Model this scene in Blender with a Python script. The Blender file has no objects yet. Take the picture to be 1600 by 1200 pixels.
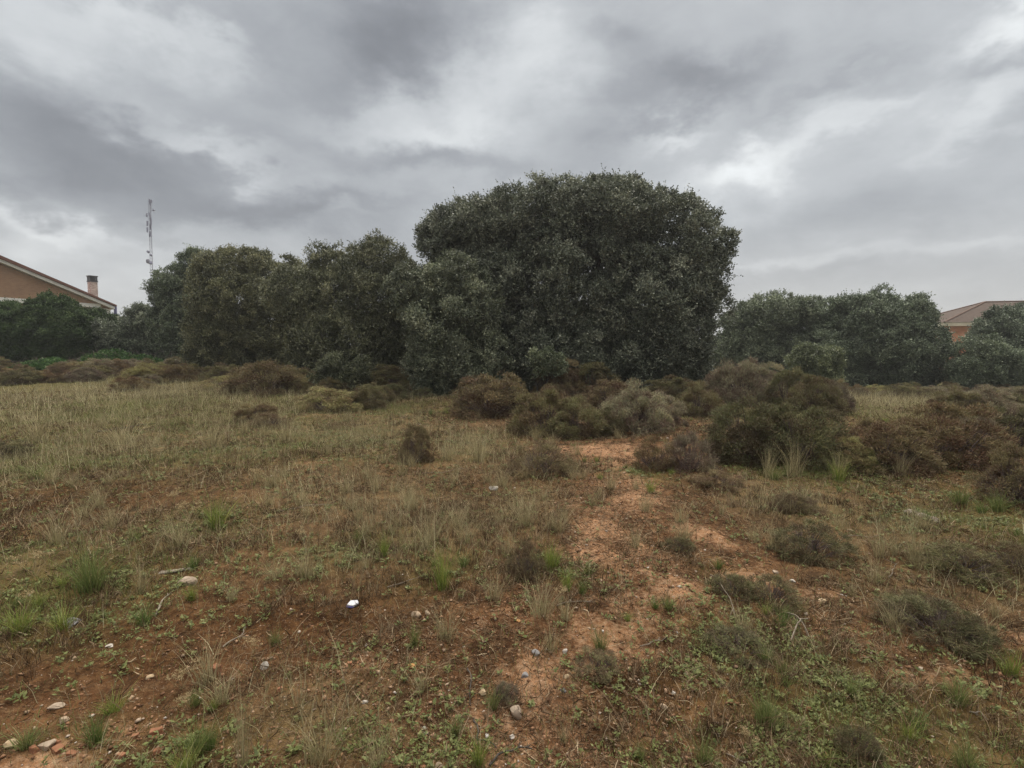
import bpy, bmesh, math, random
import numpy as np
from mathutils import Vector, Matrix

# ------------------------------------------------------------------ camera, sky, sun, exposure
sc = bpy.context.scene
COL = sc.collection
RNG = np.random.default_rng(7)
random.seed(7)

F = 800.0                      # focal length in photo pixels (1600 wide)
EYE = 1.6
PITCH = math.atan(52 / F)
cam_d = bpy.data.cameras.new('camera')
cam_d.sensor_width = 36
cam_d.lens = 36 * F / 1600
cam_d.clip_start = 0.05
cam_d.clip_end = 6000
cam = bpy.data.objects.new('camera', cam_d)
COL.objects.link(cam)
cam.location = (0, 0, EYE)
cam.rotation_euler = (math.pi / 2 - PITCH, 0, 0)
sc.camera = cam

SUN_AZ, SUN_EL = math.radians(22), math.radians(50)      # azimuth clockwise from +Y
sun_d = bpy.data.lights.new('sun', 'SUN')
sun_d.energy = 1.5
sun_d.angle = math.radians(25)
sun_d.color = (1.0, 0.93, 0.82)
sun = bpy.data.objects.new('sun', sun_d)
COL.objects.link(sun)
sdir = Vector((math.sin(SUN_AZ) * math.cos(SUN_EL), math.cos(SUN_AZ) * math.cos(SUN_EL), math.sin(SUN_EL)))
sun.rotation_euler = sdir.to_track_quat('Z', 'Y').to_euler()
sun.location = (0, 0, 40)

sc.view_settings.view_transform = 'Standard'
sc.view_settings.look = 'None'
sc.view_settings.exposure = 0.6
sc.view_settings.gamma = 1.0
sc.cycles.max_bounces = 5
sc.cycles.diffuse_bounces = 3
sc.cycles.glossy_bounces = 1
sc.cycles.transmission_bounces = 3
sc.cycles.transparent_max_bounces = 8
sc.cycles.volume_bounces = 0
sc.cycles.use_denoising = True
sc.cycles.use_adaptive_sampling = True
sc.cycles.adaptive_threshold = 0.02


def pix_dir(px, py):
    """unit direction in the world of a photo pixel"""
    x, y, z = (px - 800) / F, 1.0, (600 - py) / F
    c, s = math.cos(PITCH), math.sin(PITCH)
    v = Vector((x, y * c + z * s, -y * s + z * c))
    return v.normalized()


class NT:
    """small helper around a node tree"""
    def __init__(s, tree):
        s.t = tree

    def n(s, typ, **kw):
        nd = s.t.nodes.new(typ)
        for k, v in kw.items():
            setattr(nd, k, v)
        return nd

    def link(s, a, b):
        s.t.links.new(a, b)

    def put(s, sock, v):
        if hasattr(v, 'is_output') or isinstance(v, bpy.types.NodeSocket):
            s.link(v, sock)
        else:
            sock.default_value = v

    def m(s, op, a, b=None, c=None, clamp=False):
        nd = s.n('ShaderNodeMath', operation=op)
        nd.use_clamp = clamp
        s.put(nd.inputs[0], a)
        if b is not None: s.put(nd.inputs[1], b)
        if c is not None: s.put(nd.inputs[2], c)
        return nd.outputs[0]

    def vm(s, op, a, b=None, scale=None):
        nd = s.n('ShaderNodeVectorMath', operation=op)
        s.put(nd.inputs[0], a)
        if b is not None: s.put(nd.inputs[1], b)
        if scale is not None: s.put(nd.inputs['Scale'], scale)
        return nd.outputs['Vector']

    def noise(s, vec, scale, detail=4, rough=0.55, dist=0.0):
        nd = s.n('ShaderNodeTexNoise')
        nd.inputs['Scale'].default_value = scale
        nd.inputs['Detail'].default_value = detail
        nd.inputs['Roughness'].default_value = rough
        nd.inputs['Distortion'].default_value = dist
        if vec is not None: s.link(vec, nd.inputs['Vector'])
        return nd

    def mix(s, fac, a, b, mode='MIX'):
        nd = s.n('ShaderNodeMix', data_type='RGBA', blend_type=mode)
        s.put(nd.inputs[0], fac)
        for i, v in ((6, a), (7, b)):
            if isinstance(v, (tuple, list)): v = tuple(v) + ((1.0,) if len(v) == 3 else ())
            s.put(nd.inputs[i], v)
        return nd.outputs[2]

    def ramp(s, fac, stops, interp='LINEAR'):
        nd = s.n('ShaderNodeValToRGB')
        cr = nd.color_ramp
        cr.interpolation = interp
        while len(cr.elements) < len(stops): cr.elements.new(0.5)
        for e, (p, c) in zip(cr.elements, stops):
            e.position = p
            e.color = tuple(c) + (1,) if len(c) == 3 else c
        s.link(fac, nd.inputs[0])
        return nd.outputs[0]

    def attr(s, name):
        nd = s.n('ShaderNodeAttribute', attribute_name=name)
        return nd.outputs['Fac']

    def mr(s, v, a, b, c=0.0, d=1.0, smooth=False):
        nd = s.n('ShaderNodeMapRange')
        if smooth: nd.interpolation_type = 'SMOOTHSTEP'
        s.put(nd.inputs[0], v)
        for i, q in enumerate((a, b, c, d)): s.put(nd.inputs[1 + i], q)
        return nd.outputs[0]


# ---- sky: Nishita behind a full cloud deck
world = bpy.data.worlds.new('World')
sc.world = world
world.use_nodes = True
wt = world.node_tree
wt.nodes.clear()
W = NT(wt)
tc = W.n('ShaderNodeTexCoord').outputs['Generated']
sky = W.n('ShaderNodeTexSky', sky_type='NISHITA')
sky.sun_disc = False
sky.sun_elevation = SUN_EL
sky.sun_rotation = SUN_AZ
bg_sky = W.n('ShaderNodeBackground')
bg_sky.inputs[1].default_value = 0.08
W.link(sky.outputs[0], bg_sky.inputs[0])
# cloud deck plane coordinates: clouds shrink towards the horizon as on a real flat deck
sep = W.n('ShaderNodeSeparateXYZ'); W.link(tc, sep.inputs[0])
zz = W.m('ADD', W.m('MAXIMUM', sep.outputs[2], 0.0), 0.30)
comb = W.n('ShaderNodeCombineXYZ')
W.link(W.m('DIVIDE', sep.outputs[0], zz), comb.inputs[0])
W.link(W.m('DIVIDE', sep.outputs[1], zz), comb.inputs[1])
deck = comb.outputs[0]
tcz = W.vm('MULTIPLY', tc, (1.0, 1.0, 1.7))
warp_n = W.noise(tcz, 3.2, 6, 0.6)
warp = W.vm('SUBTRACT', warp_n.outputs['Color'], (0.5, 0.5, 0.5))
warp2 = W.vm('SUBTRACT', W.noise(tcz, 11.0, 4, 0.55).outputs['Color'], (0.5, 0.5, 0.5))
wdir = W.vm('ADD', W.vm('ADD', tc, W.vm('SCALE', warp, scale=0.26)), W.vm('SCALE', warp2, scale=0.07))
s2 = W.n('ShaderNodeSeparateXYZ'); W.link(wdir, s2.inputs[0])
az = W.m('ARCTAN2', s2.outputs[0], s2.outputs[1])
el = W.m('ARCSINE', s2.outputs[2], clamp=False)
# bright and dark cloud masses: (px, py, rx, ry, amount, tilt) centres given as photo pixels
BLOBS = [
    (120, 40, 260, 60, .10, -.15), (60, 190, 260, 80, -.075, 0), (370, 130, 260, 70, -.06, -.1),
    (620, 75, 130, 85, -.14, 0), (640, 10, 160, 30, -.03, 0), (300, 265, 340, 60, -.065, -.3), (90, 250, 120, 35, -.02, -.2),
    (310, 212, 110, 22, .10, -.3), (590, 190, 110, 40, .08, .2), (680, 225, 60, 25, .08, 0), (60, 300, 130, 16, .10, -.25),
    (150, 345, 160, 30, .04, 0), (120, 420, 260, 50, .06, 0), (780, 130, 110, 80, .06, .3), (860, 15, 110, 35, .02, 0),
    (700, 262, 220, 28, -.07, 0), (400, 320, 180, 30, -.05, 0), (960, 60, 80, 50, -.07, 0), (1090, 120, 150, 45, -.11, 0),
    (960, 195, 100, 40, -.08, 0), (1045, 215, 60, 20, .10, .3), (1140, 258, 80, 28, .10, 0), (1250, 215, 160, 30, .05, .3),
    (1400, 165, 220, 26, .07, .3), (1560, 150, 160, 40, .10, .3), (1280, 60, 190, 45, .0, 0), (1580, 25, 90, 35, .13, 0),
    (1300, 130, 120, 18, -.05, .25), (1280, 320, 200, 35, -.03, 0), (1450, 330, 200, 25, -.02, 0), (1500, 380, 220, 16, .04, 0),
    (1330, 440, 240, 26, -.02, 0), (1250, 415, 130, 14, .05, 0), (1560, 85, 110, 25, -.05, 0), (560, 340, 140, 22, -.03, 0),
    (230, 60, 110, 26, .05, -.3), (330, 95, 60, 18, .05, -.2), (20, 330, 120, 40, .05, 0), (740, 210, 60, 40, .05, 0), (1180, 300, 120, 40, .04, 0), (830, 90, 70, 50, .03, 0),
    (900, 110, 130, 60, .03, 0), (250, 355, 60, 14, -.05, -.3), (520, 345, 60, 12, .06, 0),
]
tot = None
for (bx, by, rx, ry, amp, tilt) in BLOBS:
    d0 = pix_dir(bx, by); d1 = pix_dir(bx + rx, by); d2 = pix_dir(bx, by - ry)
    a0, e0 = math.atan2(d0.x, d0.y), math.asin(d0.z)
    sa = max(0.01, abs(math.atan2(d1.x, d1.y) - a0)); se = max(0.01, abs(math.asin(d2.z) - e0))
    da = W.m('SUBTRACT', az, a0)
    de = W.m('SUBTRACT', el, e0)
    de = W.m('MULTIPLY_ADD', da, -tilt, de)
    q = W.m('ADD', W.m('POWER', W.m('ABSOLUTE', W.m('DIVIDE', da, sa)), 2.0), W.m('POWER', W.m('ABSOLUTE', W.m('DIVIDE', de, se)), 2.0))
    g = W.m('MULTIPLY', W.m('EXPONENT', W.m('MULTIPLY', q, -1.0)), amp)
    tot = g if tot is None else W.m('ADD', tot, g)
n1 = W.noise(deck, 0.55, 6, 0.55, 0.3).outputs[0]
n2 = W.noise(deck, 2.2, 6, 0.6, 0.5).outputs[0]
n3 = W.noise(deck, 7.0, 5, 0.6, 0.2).outputs[0]
v = W.m('MULTIPLY_ADD', tot, 1.25, 0.604)
v = W.m('MULTIPLY_ADD', W.m('SUBTRACT', n1, 0.5), 0.10, v)
v = W.m('MULTIPLY_ADD', W.m('SUBTRACT', n2, 0.5), 0.10, v)
v = W.m('MULTIPLY_ADD', W.m('SUBTRACT', n3, 0.5), 0.035, v)
# a deck is brighter overhead, out of the picture
up = W.mr(sep.outputs[2], 0.57, 0.95, 0.0, 0.80, smooth=True)
v = W.m('ADD', v, up)
n4 = W.noise(tcz, 5.0, 7, 0.62, 0.4).outputs[0]
v = W.m('MULTIPLY_ADD', W.m('SUBTRACT', n4, 0.5), 0.13, v)
lum = W.m('POWER', W.m('MAXIMUM', v, 0.3), 2.25)
ctint = W.ramp(W.mr(v, 0.42, 0.75), [(0.0, (0.905, 0.975, 1.10)), (0.5, (0.94, 0.995, 1.06)), (1.0, (.97, 1.01, 1.03))])
low = W.mr(sep.outputs[2], 0.0, 0.22, 1.0, 0.0)
ctint = W.mix(W.m('MULTIPLY', low, 0.6), ctint, (1.005, 1.0, 0.985))
ctint = W.mix(W.mr(sep.outputs[2], .57, .8), ctint, (1.05, 1.0, .93))
ccol = W.vm('SCALE', ctint, scale=lum)
bg_cloud = W.n('ShaderNodeBackground')
W.link(ccol, bg_cloud.inputs[0])
bg_cloud.inputs[1].default_value = 1.0
mixw = W.n('ShaderNodeMixShader')
mixw.inputs[0].default_value = 0.97
W.link(bg_sky.outputs[0], mixw.inputs[1]); W.link(bg_cloud.outputs[0], mixw.inputs[2])
wo = W.n('ShaderNodeOutputWorld')
W.link(mixw.outputs[0], wo.inputs[0])

# ------------------------------------------------------------------ noise and terrain
def _hash(ix, iy, seed):
    h = (ix.astype(np.int64) * 374761393 + iy.astype(np.int64) * 668265263 + seed * 1442695041) & 0xffffffff
    h = ((h ^ (h >> 13)) * 1274126177) & 0xffffffff
    h = h ^ (h >> 16)
    return (h & 0xffffff) / float(0xffffff)


def vnoise(x, y, seed=0):
    ix, iy = np.floor(x), np.floor(y)
    fx, fy = x - ix, y - iy
    fx = fx * fx * (3 - 2 * fx); fy = fy * fy * (3 - 2 * fy)
    a = _hash(ix, iy, seed); b = _hash(ix + 1, iy, seed); c = _hash(ix, iy + 1, seed); d = _hash(ix + 1, iy + 1, seed)
    return (a * (1 - fx) + b * fx) * (1 - fy) + (c * (1 - fx) + d * fx) * fy


def fbm(x, y, seed=0, octv=4, gain=0.5):
    s = 0; a = 1; t = 0
    for o in range(octv):
        s = s + a * vnoise(x * 2 ** o + 17.3 * o, y * 2 ** o + 5.1 * o, seed + o); t += a; a *= gain
    return s / t


def sst(e0, e1, x):
    t = np.clip((x - e0) / (e1 - e0), 0, 1)
    return t * t * (3 - 2 * t)


def H0(x, y):
    """broad terrain"""
    x = np.asarray(x, float); y = np.asarray(y, float)
    h = 0.75 * sst(14, 42, y) * sst(4, -22, x)
    h = h - 0.9 * sst(9, 36, y) * sst(1, 20, x)
    h = h - 0.10 * np.exp(-((x - 2.6) / 1.6) ** 2) * sst(9, 3, y)
    return h


def H(x, y):
    x = np.asarray(x, float); y = np.asarray(y, float)
    h = H0(x, y) + 0.22 * (fbm(x * 0.22, y * 0.22, 3, 3) - 0.5) + 0.075 * (fbm(x * 1.1, y * 1.1, 11, 3) - 0.5)
    r = np.hypot(x, y)
    fade = sst(60, 25, r)
    h = h + fade * 0.07 * (fbm(x * 5, y * 5, 21, 3) - 0.5)
    return h


def G(px, py):
    """ground point under a photo pixel"""
    d = pix_dir(px, py)
    lo = 0.5
    t = lo
    while t < 400:
        x, y, z = d.x * t, d.y * t, EYE + d.z * t
        if z < float(H(x, y)): break
        t += max(0.02, 0.01 * t)
    return Vector((d.x * t, d.y * t, float(H(d.x * t, d.y * t))))


def at(px, py, Y):
    """the point seen at a pixel at depth Y"""
    d = pix_dir(px, py)
    t = Y / d.y
    return Vector((d.x * t, Y, EYE + d.z * t))


def flat_xy(px, py):
    d = pix_dir(px, max(py, 556))
    t = EYE / -d.z
    return d.x * t, d.y * t


ZONES = {
    'bare': [(945, 703, 85, 15, 1), (1010, 782, 60, 14, .9), (1090, 825, 60, 12, .8), (960, 840, 90, 26, .85), (930, 875, 70, 30, .8), (1060, 938, 70, 26, .8),
             (1180, 890, 80, 14, .8), (1300, 945, 90, 14, .5), (1450, 1005, 110, 16, .65), (870, 1060, 80, 60, .75), (560, 1030, 90, 24, .65), (20, 1185, 110, 45, 1),
             (720, 652, 60, 8, .5), (480, 730, 40, 9, .5), (980, 760, 70, 12, .8), (1000, 985, 70, 30, .6), (680, 1130, 160, 70, .45), (950, 1150, 140, 70, .65), (800, 1010, 160, 60, .5), (560, 1120, 120, 50, .45), (900, 800, 60, 40, .5), (1240, 900, 160, 16, .7),
             (1110, 840, 90, 20, .6), (860, 985, 90, 22, .45), (730, 920, 60, 20, .35), (200, 1130, 150, 30, .5), (1590, 960, 60, 40, .6), (420, 1060, 120, 30, .3)],
    'green': [(140, 910, 120, 55, .9), (30, 975, 130, 40, .9), (60, 735, 110, 18, .8), (300, 720, 160, 25, .5), (330, 820, 60, 25, .7), (1180, 705, 60, 14, .9), (1320, 735, 130, 20, 1),
              (1500, 790, 140, 28, .9), (1400, 1100, 260, 90, .75), (1250, 1010, 120, 60, .65), (1560, 870, 80, 40, .5), (1780, 860, 180, 90, .7), (-120, 950, 160, 90, .6), (200, 640, 140, 14, .8), (650, 640, 80, 12, .6), (420, 640, 150, 18, .5), (150, 660, 300, 40, .6), (500, 700, 160, 30, .5),
              (880, 905, 60, 20, .7), (700, 900, 60, 25, .6), (1010, 740, 50, 12, .8), (150, 1150, 100, 30, .5), (300, 1170, 120, 30, .5), (500, 1160, 120, 50, .5), (1050, 1180, 60, 30, .5), (1380, 650, 200, 14, .4),
              (1150, 900, 60, 30, .4), (700, 1180, 90, 30, .4), (600, 700, 180, 30, .3), (1130, 1010, 40, 40, .5), (560, 870, 90, 20, .45)],
    'dry': [(150, 640, 420, 45, 1), (450, 690, 260, 45, .7), (120, 720, 260, 30, .8), (740, 700, 80, 30, .7), (820, 800, 70, 50, .6), (560, 800, 220, 60, .45), (300, 830, 240, 40, .4),
            (1350, 620, 340, 22, .9), (1380, 640, 130, 16, 1), (1800, 680, 220, 50, .8), (-150, 760, 200, 80, .7), (1400, 830, 160, 60, .4), (1240, 780, 100, 30, .7), (500, 1120, 120, 70, .5), (60, 880, 80, 40, .5), (640, 850, 200, 50, .5), (1450, 900, 150, 50, .4), (1290, 700, 60, 20, .5)],
    'moss': [(120, 780, 170, 40, 1), (450, 960, 300, 60, .8), (250, 1010, 220, 60, .7), (780, 780, 120, 40, .5), (1000, 1050, 90, 30, .6), (1250, 820, 120, 50, .5), (1500, 870, 160, 50, .6), (1120, 780, 80, 20, .5), (1380, 1010, 160, 60, .6)],
}
for _poly, _a, _w in (([(945, 703), (1000, 780), (945, 850), (1050, 930), (900, 1040), (820, 1120), (760, 1210)], .62, 1.0),
                      ([(1000, 775), (1120, 840), (1190, 890), (1310, 955), (1480, 1010), (1600, 1030)], .5, .55),
                      ([(900, 1040), (1000, 1090), (1060, 1200)], .5, 1.0), ([(820, 1010), (620, 1020), (520, 1100), (430, 1200)], .42, 1.0)):
    for (_x0, _y0), (_x1, _y1) in zip(_poly[:-1], _poly[1:]):
        for _t in (0, .33, .66):
            _y = _y0 + (_y1 - _y0) * _t
            ZONES['bare'].append((_x0 + (_x1 - _x0) * _t, _y, _w * (_y - 548) * .32, _w * (_y - 548) * .13, _a))
_ZW = {}
for k, lst in ZONES.items():
    out = []
    for (px, py, rx, ry, a) in lst:
        x0, y0 = flat_xy(px, py)
        _, yn = flat_xy(px, py + ry); _, yf = flat_xy(px, py - ry)
        out.append((x0, (yn + yf) / 2, rx * y0 / F, max(0.15, (yf - yn) / 2), a))
    _ZW[k] = out


def zone(k, x, y):
    wx = x + 0.10 * (1 + 0.06 * y) * 4 * (fbm(x * 0.9, y * 0.9, 51, 4) - 0.5)
    wy = y + 0.10 * (1 + 0.10 * y) * 4 * (fbm(x * 0.9 + 40, y * 0.9, 52, 4) - 0.5)
    s = np.zeros_like(np.asarray(x, float))
    for (cx, cy, rx, ry, a) in _ZW[k]:
        q = ((wx - cx) / rx) ** 2 + ((wy - cy) / ry) ** 2
        s = np.maximum(s, a * np.exp(-q * 0.8))
    return s


# ------------------------------------------------------------------ mesh helpers
def mesh_np(name, verts, faces4=None, tris=None, face_attr=None, smooth=False):
    """a mesh from numpy arrays of quads and/or triangles"""
    me = bpy.data.meshes.new(name)
    nv = len(verts)
    me.vertices.add(nv)
    me.vertices.foreach_set('co', np.ascontiguousarray(verts, np.float32).ravel())
    loops, starts = [], []
    n4 = 0 if faces4 is None else len(faces4)
    n3 = 0 if tris is None else len(tris)
    if n4: loops.append(np.asarray(faces4, np.int32).ravel())
    if n3: loops.append(np.asarray(tris, np.int32).ravel())
    loops = np.concatenate(loops)
    starts = np.concatenate([np.arange(n4) * 4, n4 * 4 + np.arange(n3) * 3]).astype(np.int32)
    me.loops.add(len(loops))
    me.loops.foreach_set('vertex_index', loops)
    me.polygons.add(n4 + n3)
    me.polygons.foreach_set('loop_start', starts)
    if smooth: me.polygons.foreach_set('use_smooth', np.ones(n4 + n3, bool))
    me.update(calc_edges=True)
    if face_attr:
        for k, arr in face_attr.items():
            dom = 'FACE' if len(arr) == n4 + n3 else 'POINT'
            a = me.attributes.new(k, 'FLOAT', dom)
            a.data.foreach_set('value', np.ascontiguousarray(arr, np.float32))
    return me


def link(name, me, mat=None, parent=None, loc=None):
    o = bpy.data.objects.new(name, me)
    COL.objects.link(o)
    if me is not None and mat is not None and not me.materials: me.materials.append(mat)
    if parent is not None: o.parent = parent
    if loc is not None: o.location = loc
    return o


def tag(o, label=None, cat=None, group=None, kind=None):
    if label: o['label'] = label
    if cat: o['category'] = cat
    if group: o['group'] = group
    if kind: o['kind'] = kind
    return o


def empty(name, loc, label, cat, group=None):
    o = bpy.data.objects.new(name, None)
    o.empty_display_size = 0.2
    COL.objects.link(o)
    o.location = loc
    return tag(o, label, cat, group)


def norm(v):
    return v / np.maximum(1e-9, np.linalg.norm(v, axis=-1, keepdims=True))


def rand_dirs(n, rng=RNG):
    return norm(rng.normal(size=(n, 3)))


def leaf_quads(pos, axis, L, Wd, rng=RNG, side=None, belly=0.45):
    """diamond leaves: base, left, tip, right"""
    n = len(pos)
    if side is None:
        side = norm(np.cross(axis, rand_dirs(n, rng)))
    L = np.broadcast_to(L, (n,))[:, None]; Wd = np.broadcast_to(Wd, (n,))[:, None]
    v = np.empty((n, 4, 3))
    v[:, 0] = pos
    mid = pos + axis * L * belly
    v[:, 1] = mid - side * Wd / 2
    v[:, 2] = pos + axis * L
    v[:, 3] = mid + side * Wd / 2
    return v.reshape(-1, 3), np.arange(n * 4).reshape(n, 4)


def blades(pos, lean, h, w, rng=RNG, bend=0.35, seg=3):
    """curved tapering grass blades as seg quads each; lean is a horizontal vector (how far the tip leans, in heights)"""
    n = len(pos)
    h = np.broadcast_to(h, (n,)); w = np.broadcast_to(w, (n,))
    th = rng.uniform(0, 2 * np.pi, n)
    sd = np.stack([np.cos(th), np.sin(th), np.zeros(n)], 1)
    rows = []
    for i in range(seg + 1):
        t = i / seg
        c = pos + np.stack([lean[:, 0] * h * (t * (1 - bend) + bend * t * t), lean[:, 1] * h * (t * (1 - bend) + bend * t * t),
                            h * (t - 0.25 * t * t * np.hypot(lean[:, 0], lean[:, 1]))], 1)
        ww = (w * (1 - 0.88 * t ** 1.3) / 2)[:, None]
        rows.append(c - sd * ww); rows.append(c + sd * ww)
    v = np.stack(rows, 1)                       # n, 2(seg+1), 3
    k = 2 * (seg + 1)
    base = (np.arange(n) * k)[:, None, None]
    q = np.array([[2 * i, 2 * i + 1, 2 * i + 3, 2 * i + 2] for i in range(seg)])[None]
    return v.reshape(-1, 3), (base + q).reshape(-1, 4)


def tubes(paths, sides=6):
    """paths: list of (points, radii); returns verts, quads"""
    V, Q = [], []
    off = 0
    for pts, rad in paths:
        pts = np.asarray(pts, float); rad = np.asarray(rad, float)
        n = len(pts)
        tan = np.gradient(pts, axis=0); tan = norm(tan)
        ref = np.array([0.31, 0.17, 0.93]) if abs(tan[0, 2]) < 0.9 else np.array([1.0, 0.1, 0])
        for i in range(n):
            u = np.cross(tan[i], ref); u /= max(1e-9, np.linalg.norm(u)); w = np.cross(tan[i], u)
            a = np.arange(sides) * 2 * np.pi / sides
            V.append(pts[i] + rad[i] * (np.cos(a)[:, None] * u + np.sin(a)[:, None] * w))
        for i in range(n - 1):
            for j in range(sides):
                a0 = off + i * sides + j; b0 = off + i * sides + (j + 1) % sides
                Q.append((a0, b0, b0 + sides, a0 + sides))
        off += n * sides
    return np.concatenate(V), np.array(Q)


def wiggly(a, b, n, amp, rng=RNG):
    a = np.asarray(a, float); b = np.asarray(b, float)
    t = np.linspace(0, 1, n)[:, None]
    p = a + (b - a) * t
    j = rng.normal(size=(n, 3)) * amp
    j[0] = 0
    j = (j + np.roll(j, 1, 0)) / 2; j[0] = 0
    return p + j


# ------------------------------------------------------------------ materials
def mat(name):
    m = bpy.data.materials.new(name)
    m.use_nodes = True
    m.node_tree.nodes.clear()
    t = NT(m.node_tree)
    out = t.n('ShaderNodeOutputMaterial')
    return m, t, out


def leafy(name, stops, trans=0.18, rough=0.5, spec=0.35, objcol=False, noise_scale=0.0, interp='LINEAR'):
    m, t, out = mat(name)
    f = t.attr('rnd')
    col = t.ramp(f, stops, interp)
    if noise_scale:
        g = t.n('ShaderNodeNewGeometry').outputs['Position']
        nn = t.noise(g, noise_scale, 3, 0.6).outputs[0]
        k = t.mr(nn, 0.3, 0.7, 0.72, 1.28)
        col = t.mix(1.0, col, t.vm('SCALE', (1, 1, 1), scale=k), 'MULTIPLY')
    if objcol:
        oi = t.n('ShaderNodeObjectInfo')
        col = t.mix(1.0, col, oi.outputs['Color'], 'MULTIPLY')
    p = t.n('ShaderNodeBsdfPrincipled')
    t.link(col, p.inputs['Base Color'])
    p.inputs['Roughness'].default_value = rough
    p.inputs['Specular IOR Level'].default_value = spec
    tr = t.n('ShaderNodeBsdfTranslucent')
    t.link(col, tr.inputs[0])
    mx = t.n('ShaderNodeMixShader'); mx.inputs[0].default_value = trans
    t.link(p.outputs[0], mx.inputs[1]); t.link(tr.outputs[0], mx.inputs[2])
    t.link(mx.outputs[0], out.inputs[0])
    return m


def plain(name, c1, c2, scale=20, rough=0.85, bump=0.3, spec=0.2, coords='Object', detail=6):
    m, t, out = mat(name)
    v = t.n('ShaderNodeTexCoord').outputs[coords]
    nn = t.noise(v, scale, detail, 0.6).outputs[0]
    col = t.mix(t.mr(nn, 0.3, 0.7), c1, c2)
    p = t.n('ShaderNodeBsdfPrincipled')
    t.link(col, p.inputs['Base Color'])
    p.inputs['Roughness'].default_value = rough
    p.inputs['Specular IOR Level'].default_value = spec
    if bump:
        b = t.n('ShaderNodeBump'); b.inputs['Strength'].default_value = bump; b.inputs['Distance'].default_value = 0.01
        t.link(nn, b.inputs['Height']); t.link(b.outputs[0], p.inputs['Normal'])
    t.link(p.outputs[0], out.inputs[0])
    return m


M_OAK = leafy('oak_leaves', [(0, (.055, .066, .044)), (.45, (.118, .136, .092)), (.8, (.205, .222, .158)), (1, (.34, .35, .26))], .14, .45, .45, objcol=True, noise_scale=0.9)
M_FINE = leafy('conifer_leaves', [(0, (.034, .055, .02)), (.6, (.06, .10, .036)), (1, (.11, .155, .055))], .15, .6, .2, objcol=True)
M_BRAMBLE = leafy('bramble_leaves', [(0, (.035, .085, .02)), (.6, (.06, .13, .03)), (1, (.11, .19, .05))], .25, .5, .3)
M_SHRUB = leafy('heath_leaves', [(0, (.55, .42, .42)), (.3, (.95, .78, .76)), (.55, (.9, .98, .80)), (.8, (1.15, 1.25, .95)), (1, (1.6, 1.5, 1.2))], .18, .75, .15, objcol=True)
M_BARK = plain('bark', (.035, .03, .025), (.10, .085, .07), 14, .9, .6)
M_TWIG = plain('shrub_twig', (.07, .05, .045), (.17, .13, .12), 30, .9, .2)
M_DRY = leafy('dry_grass', [(0, (.17, .14, .075)), (.35, (.31, .27, .15)), (.7, (.48, .43, .25)), (1, (.66, .60, .39))], .2, .7, .2, noise_scale=0.5)
M_GREEN = leafy('green_grass', [(0, (.08, .10, .03)), (.5, (.16, .19, .055)), (.8, (.25, .26, .09)), (1, (.38, .34, .16))], .25, .6, .25, noise_scale=0.7)
M_TUFT = leafy('tuft_grass', [(0, (.28, .22, .11)), (.16, (.16, .15, .06)), (.3, (.09, .12, .035)), (.6, (.17, .21, .065)), (.85, (.26, .28, .10)), (1, (.44, .38, .2))], .25, .55, .25, objcol=True)
M_STRAW = leafy('straw_tuft', [(0, (.16, .13, .07)), (.35, (.28, .24, .13)), (.7, (.42, .36, .20)), (1, (.58, .50, .31))], .2, .7, .2)
M_LITTER = leafy('plant_litter', [(0, (.045, .027, .014)), (.35, (.095, .060, .033)), (.65, (.18, .125, .075)), (.88, (.31, .235, .15)), (1, (.50, .40, .26))], .05, .85, .1)
M_WEED = leafy('weed_leaves', [(0, (.065, .08, .022)), (.5, (.12, .14, .038)), (1, (.20, .21, .075))], .2, .55, .25)
M_PEB = leafy('pebbles', [(0, (.09, .045, .022)), (.35, (.20, .10, .05)), (.6, (.30, .17, .095)), (.78, (.38, .27, .18)), (.93, (.46, .40, .34)), (1, (.62, .58, .53))], .0, .8, .25)
M_UMBEL = leafy('umbel_seed', [(0, (.30, .22, .11)), (1, (.52, .42, .25))], .15, .8, .1)


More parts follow.
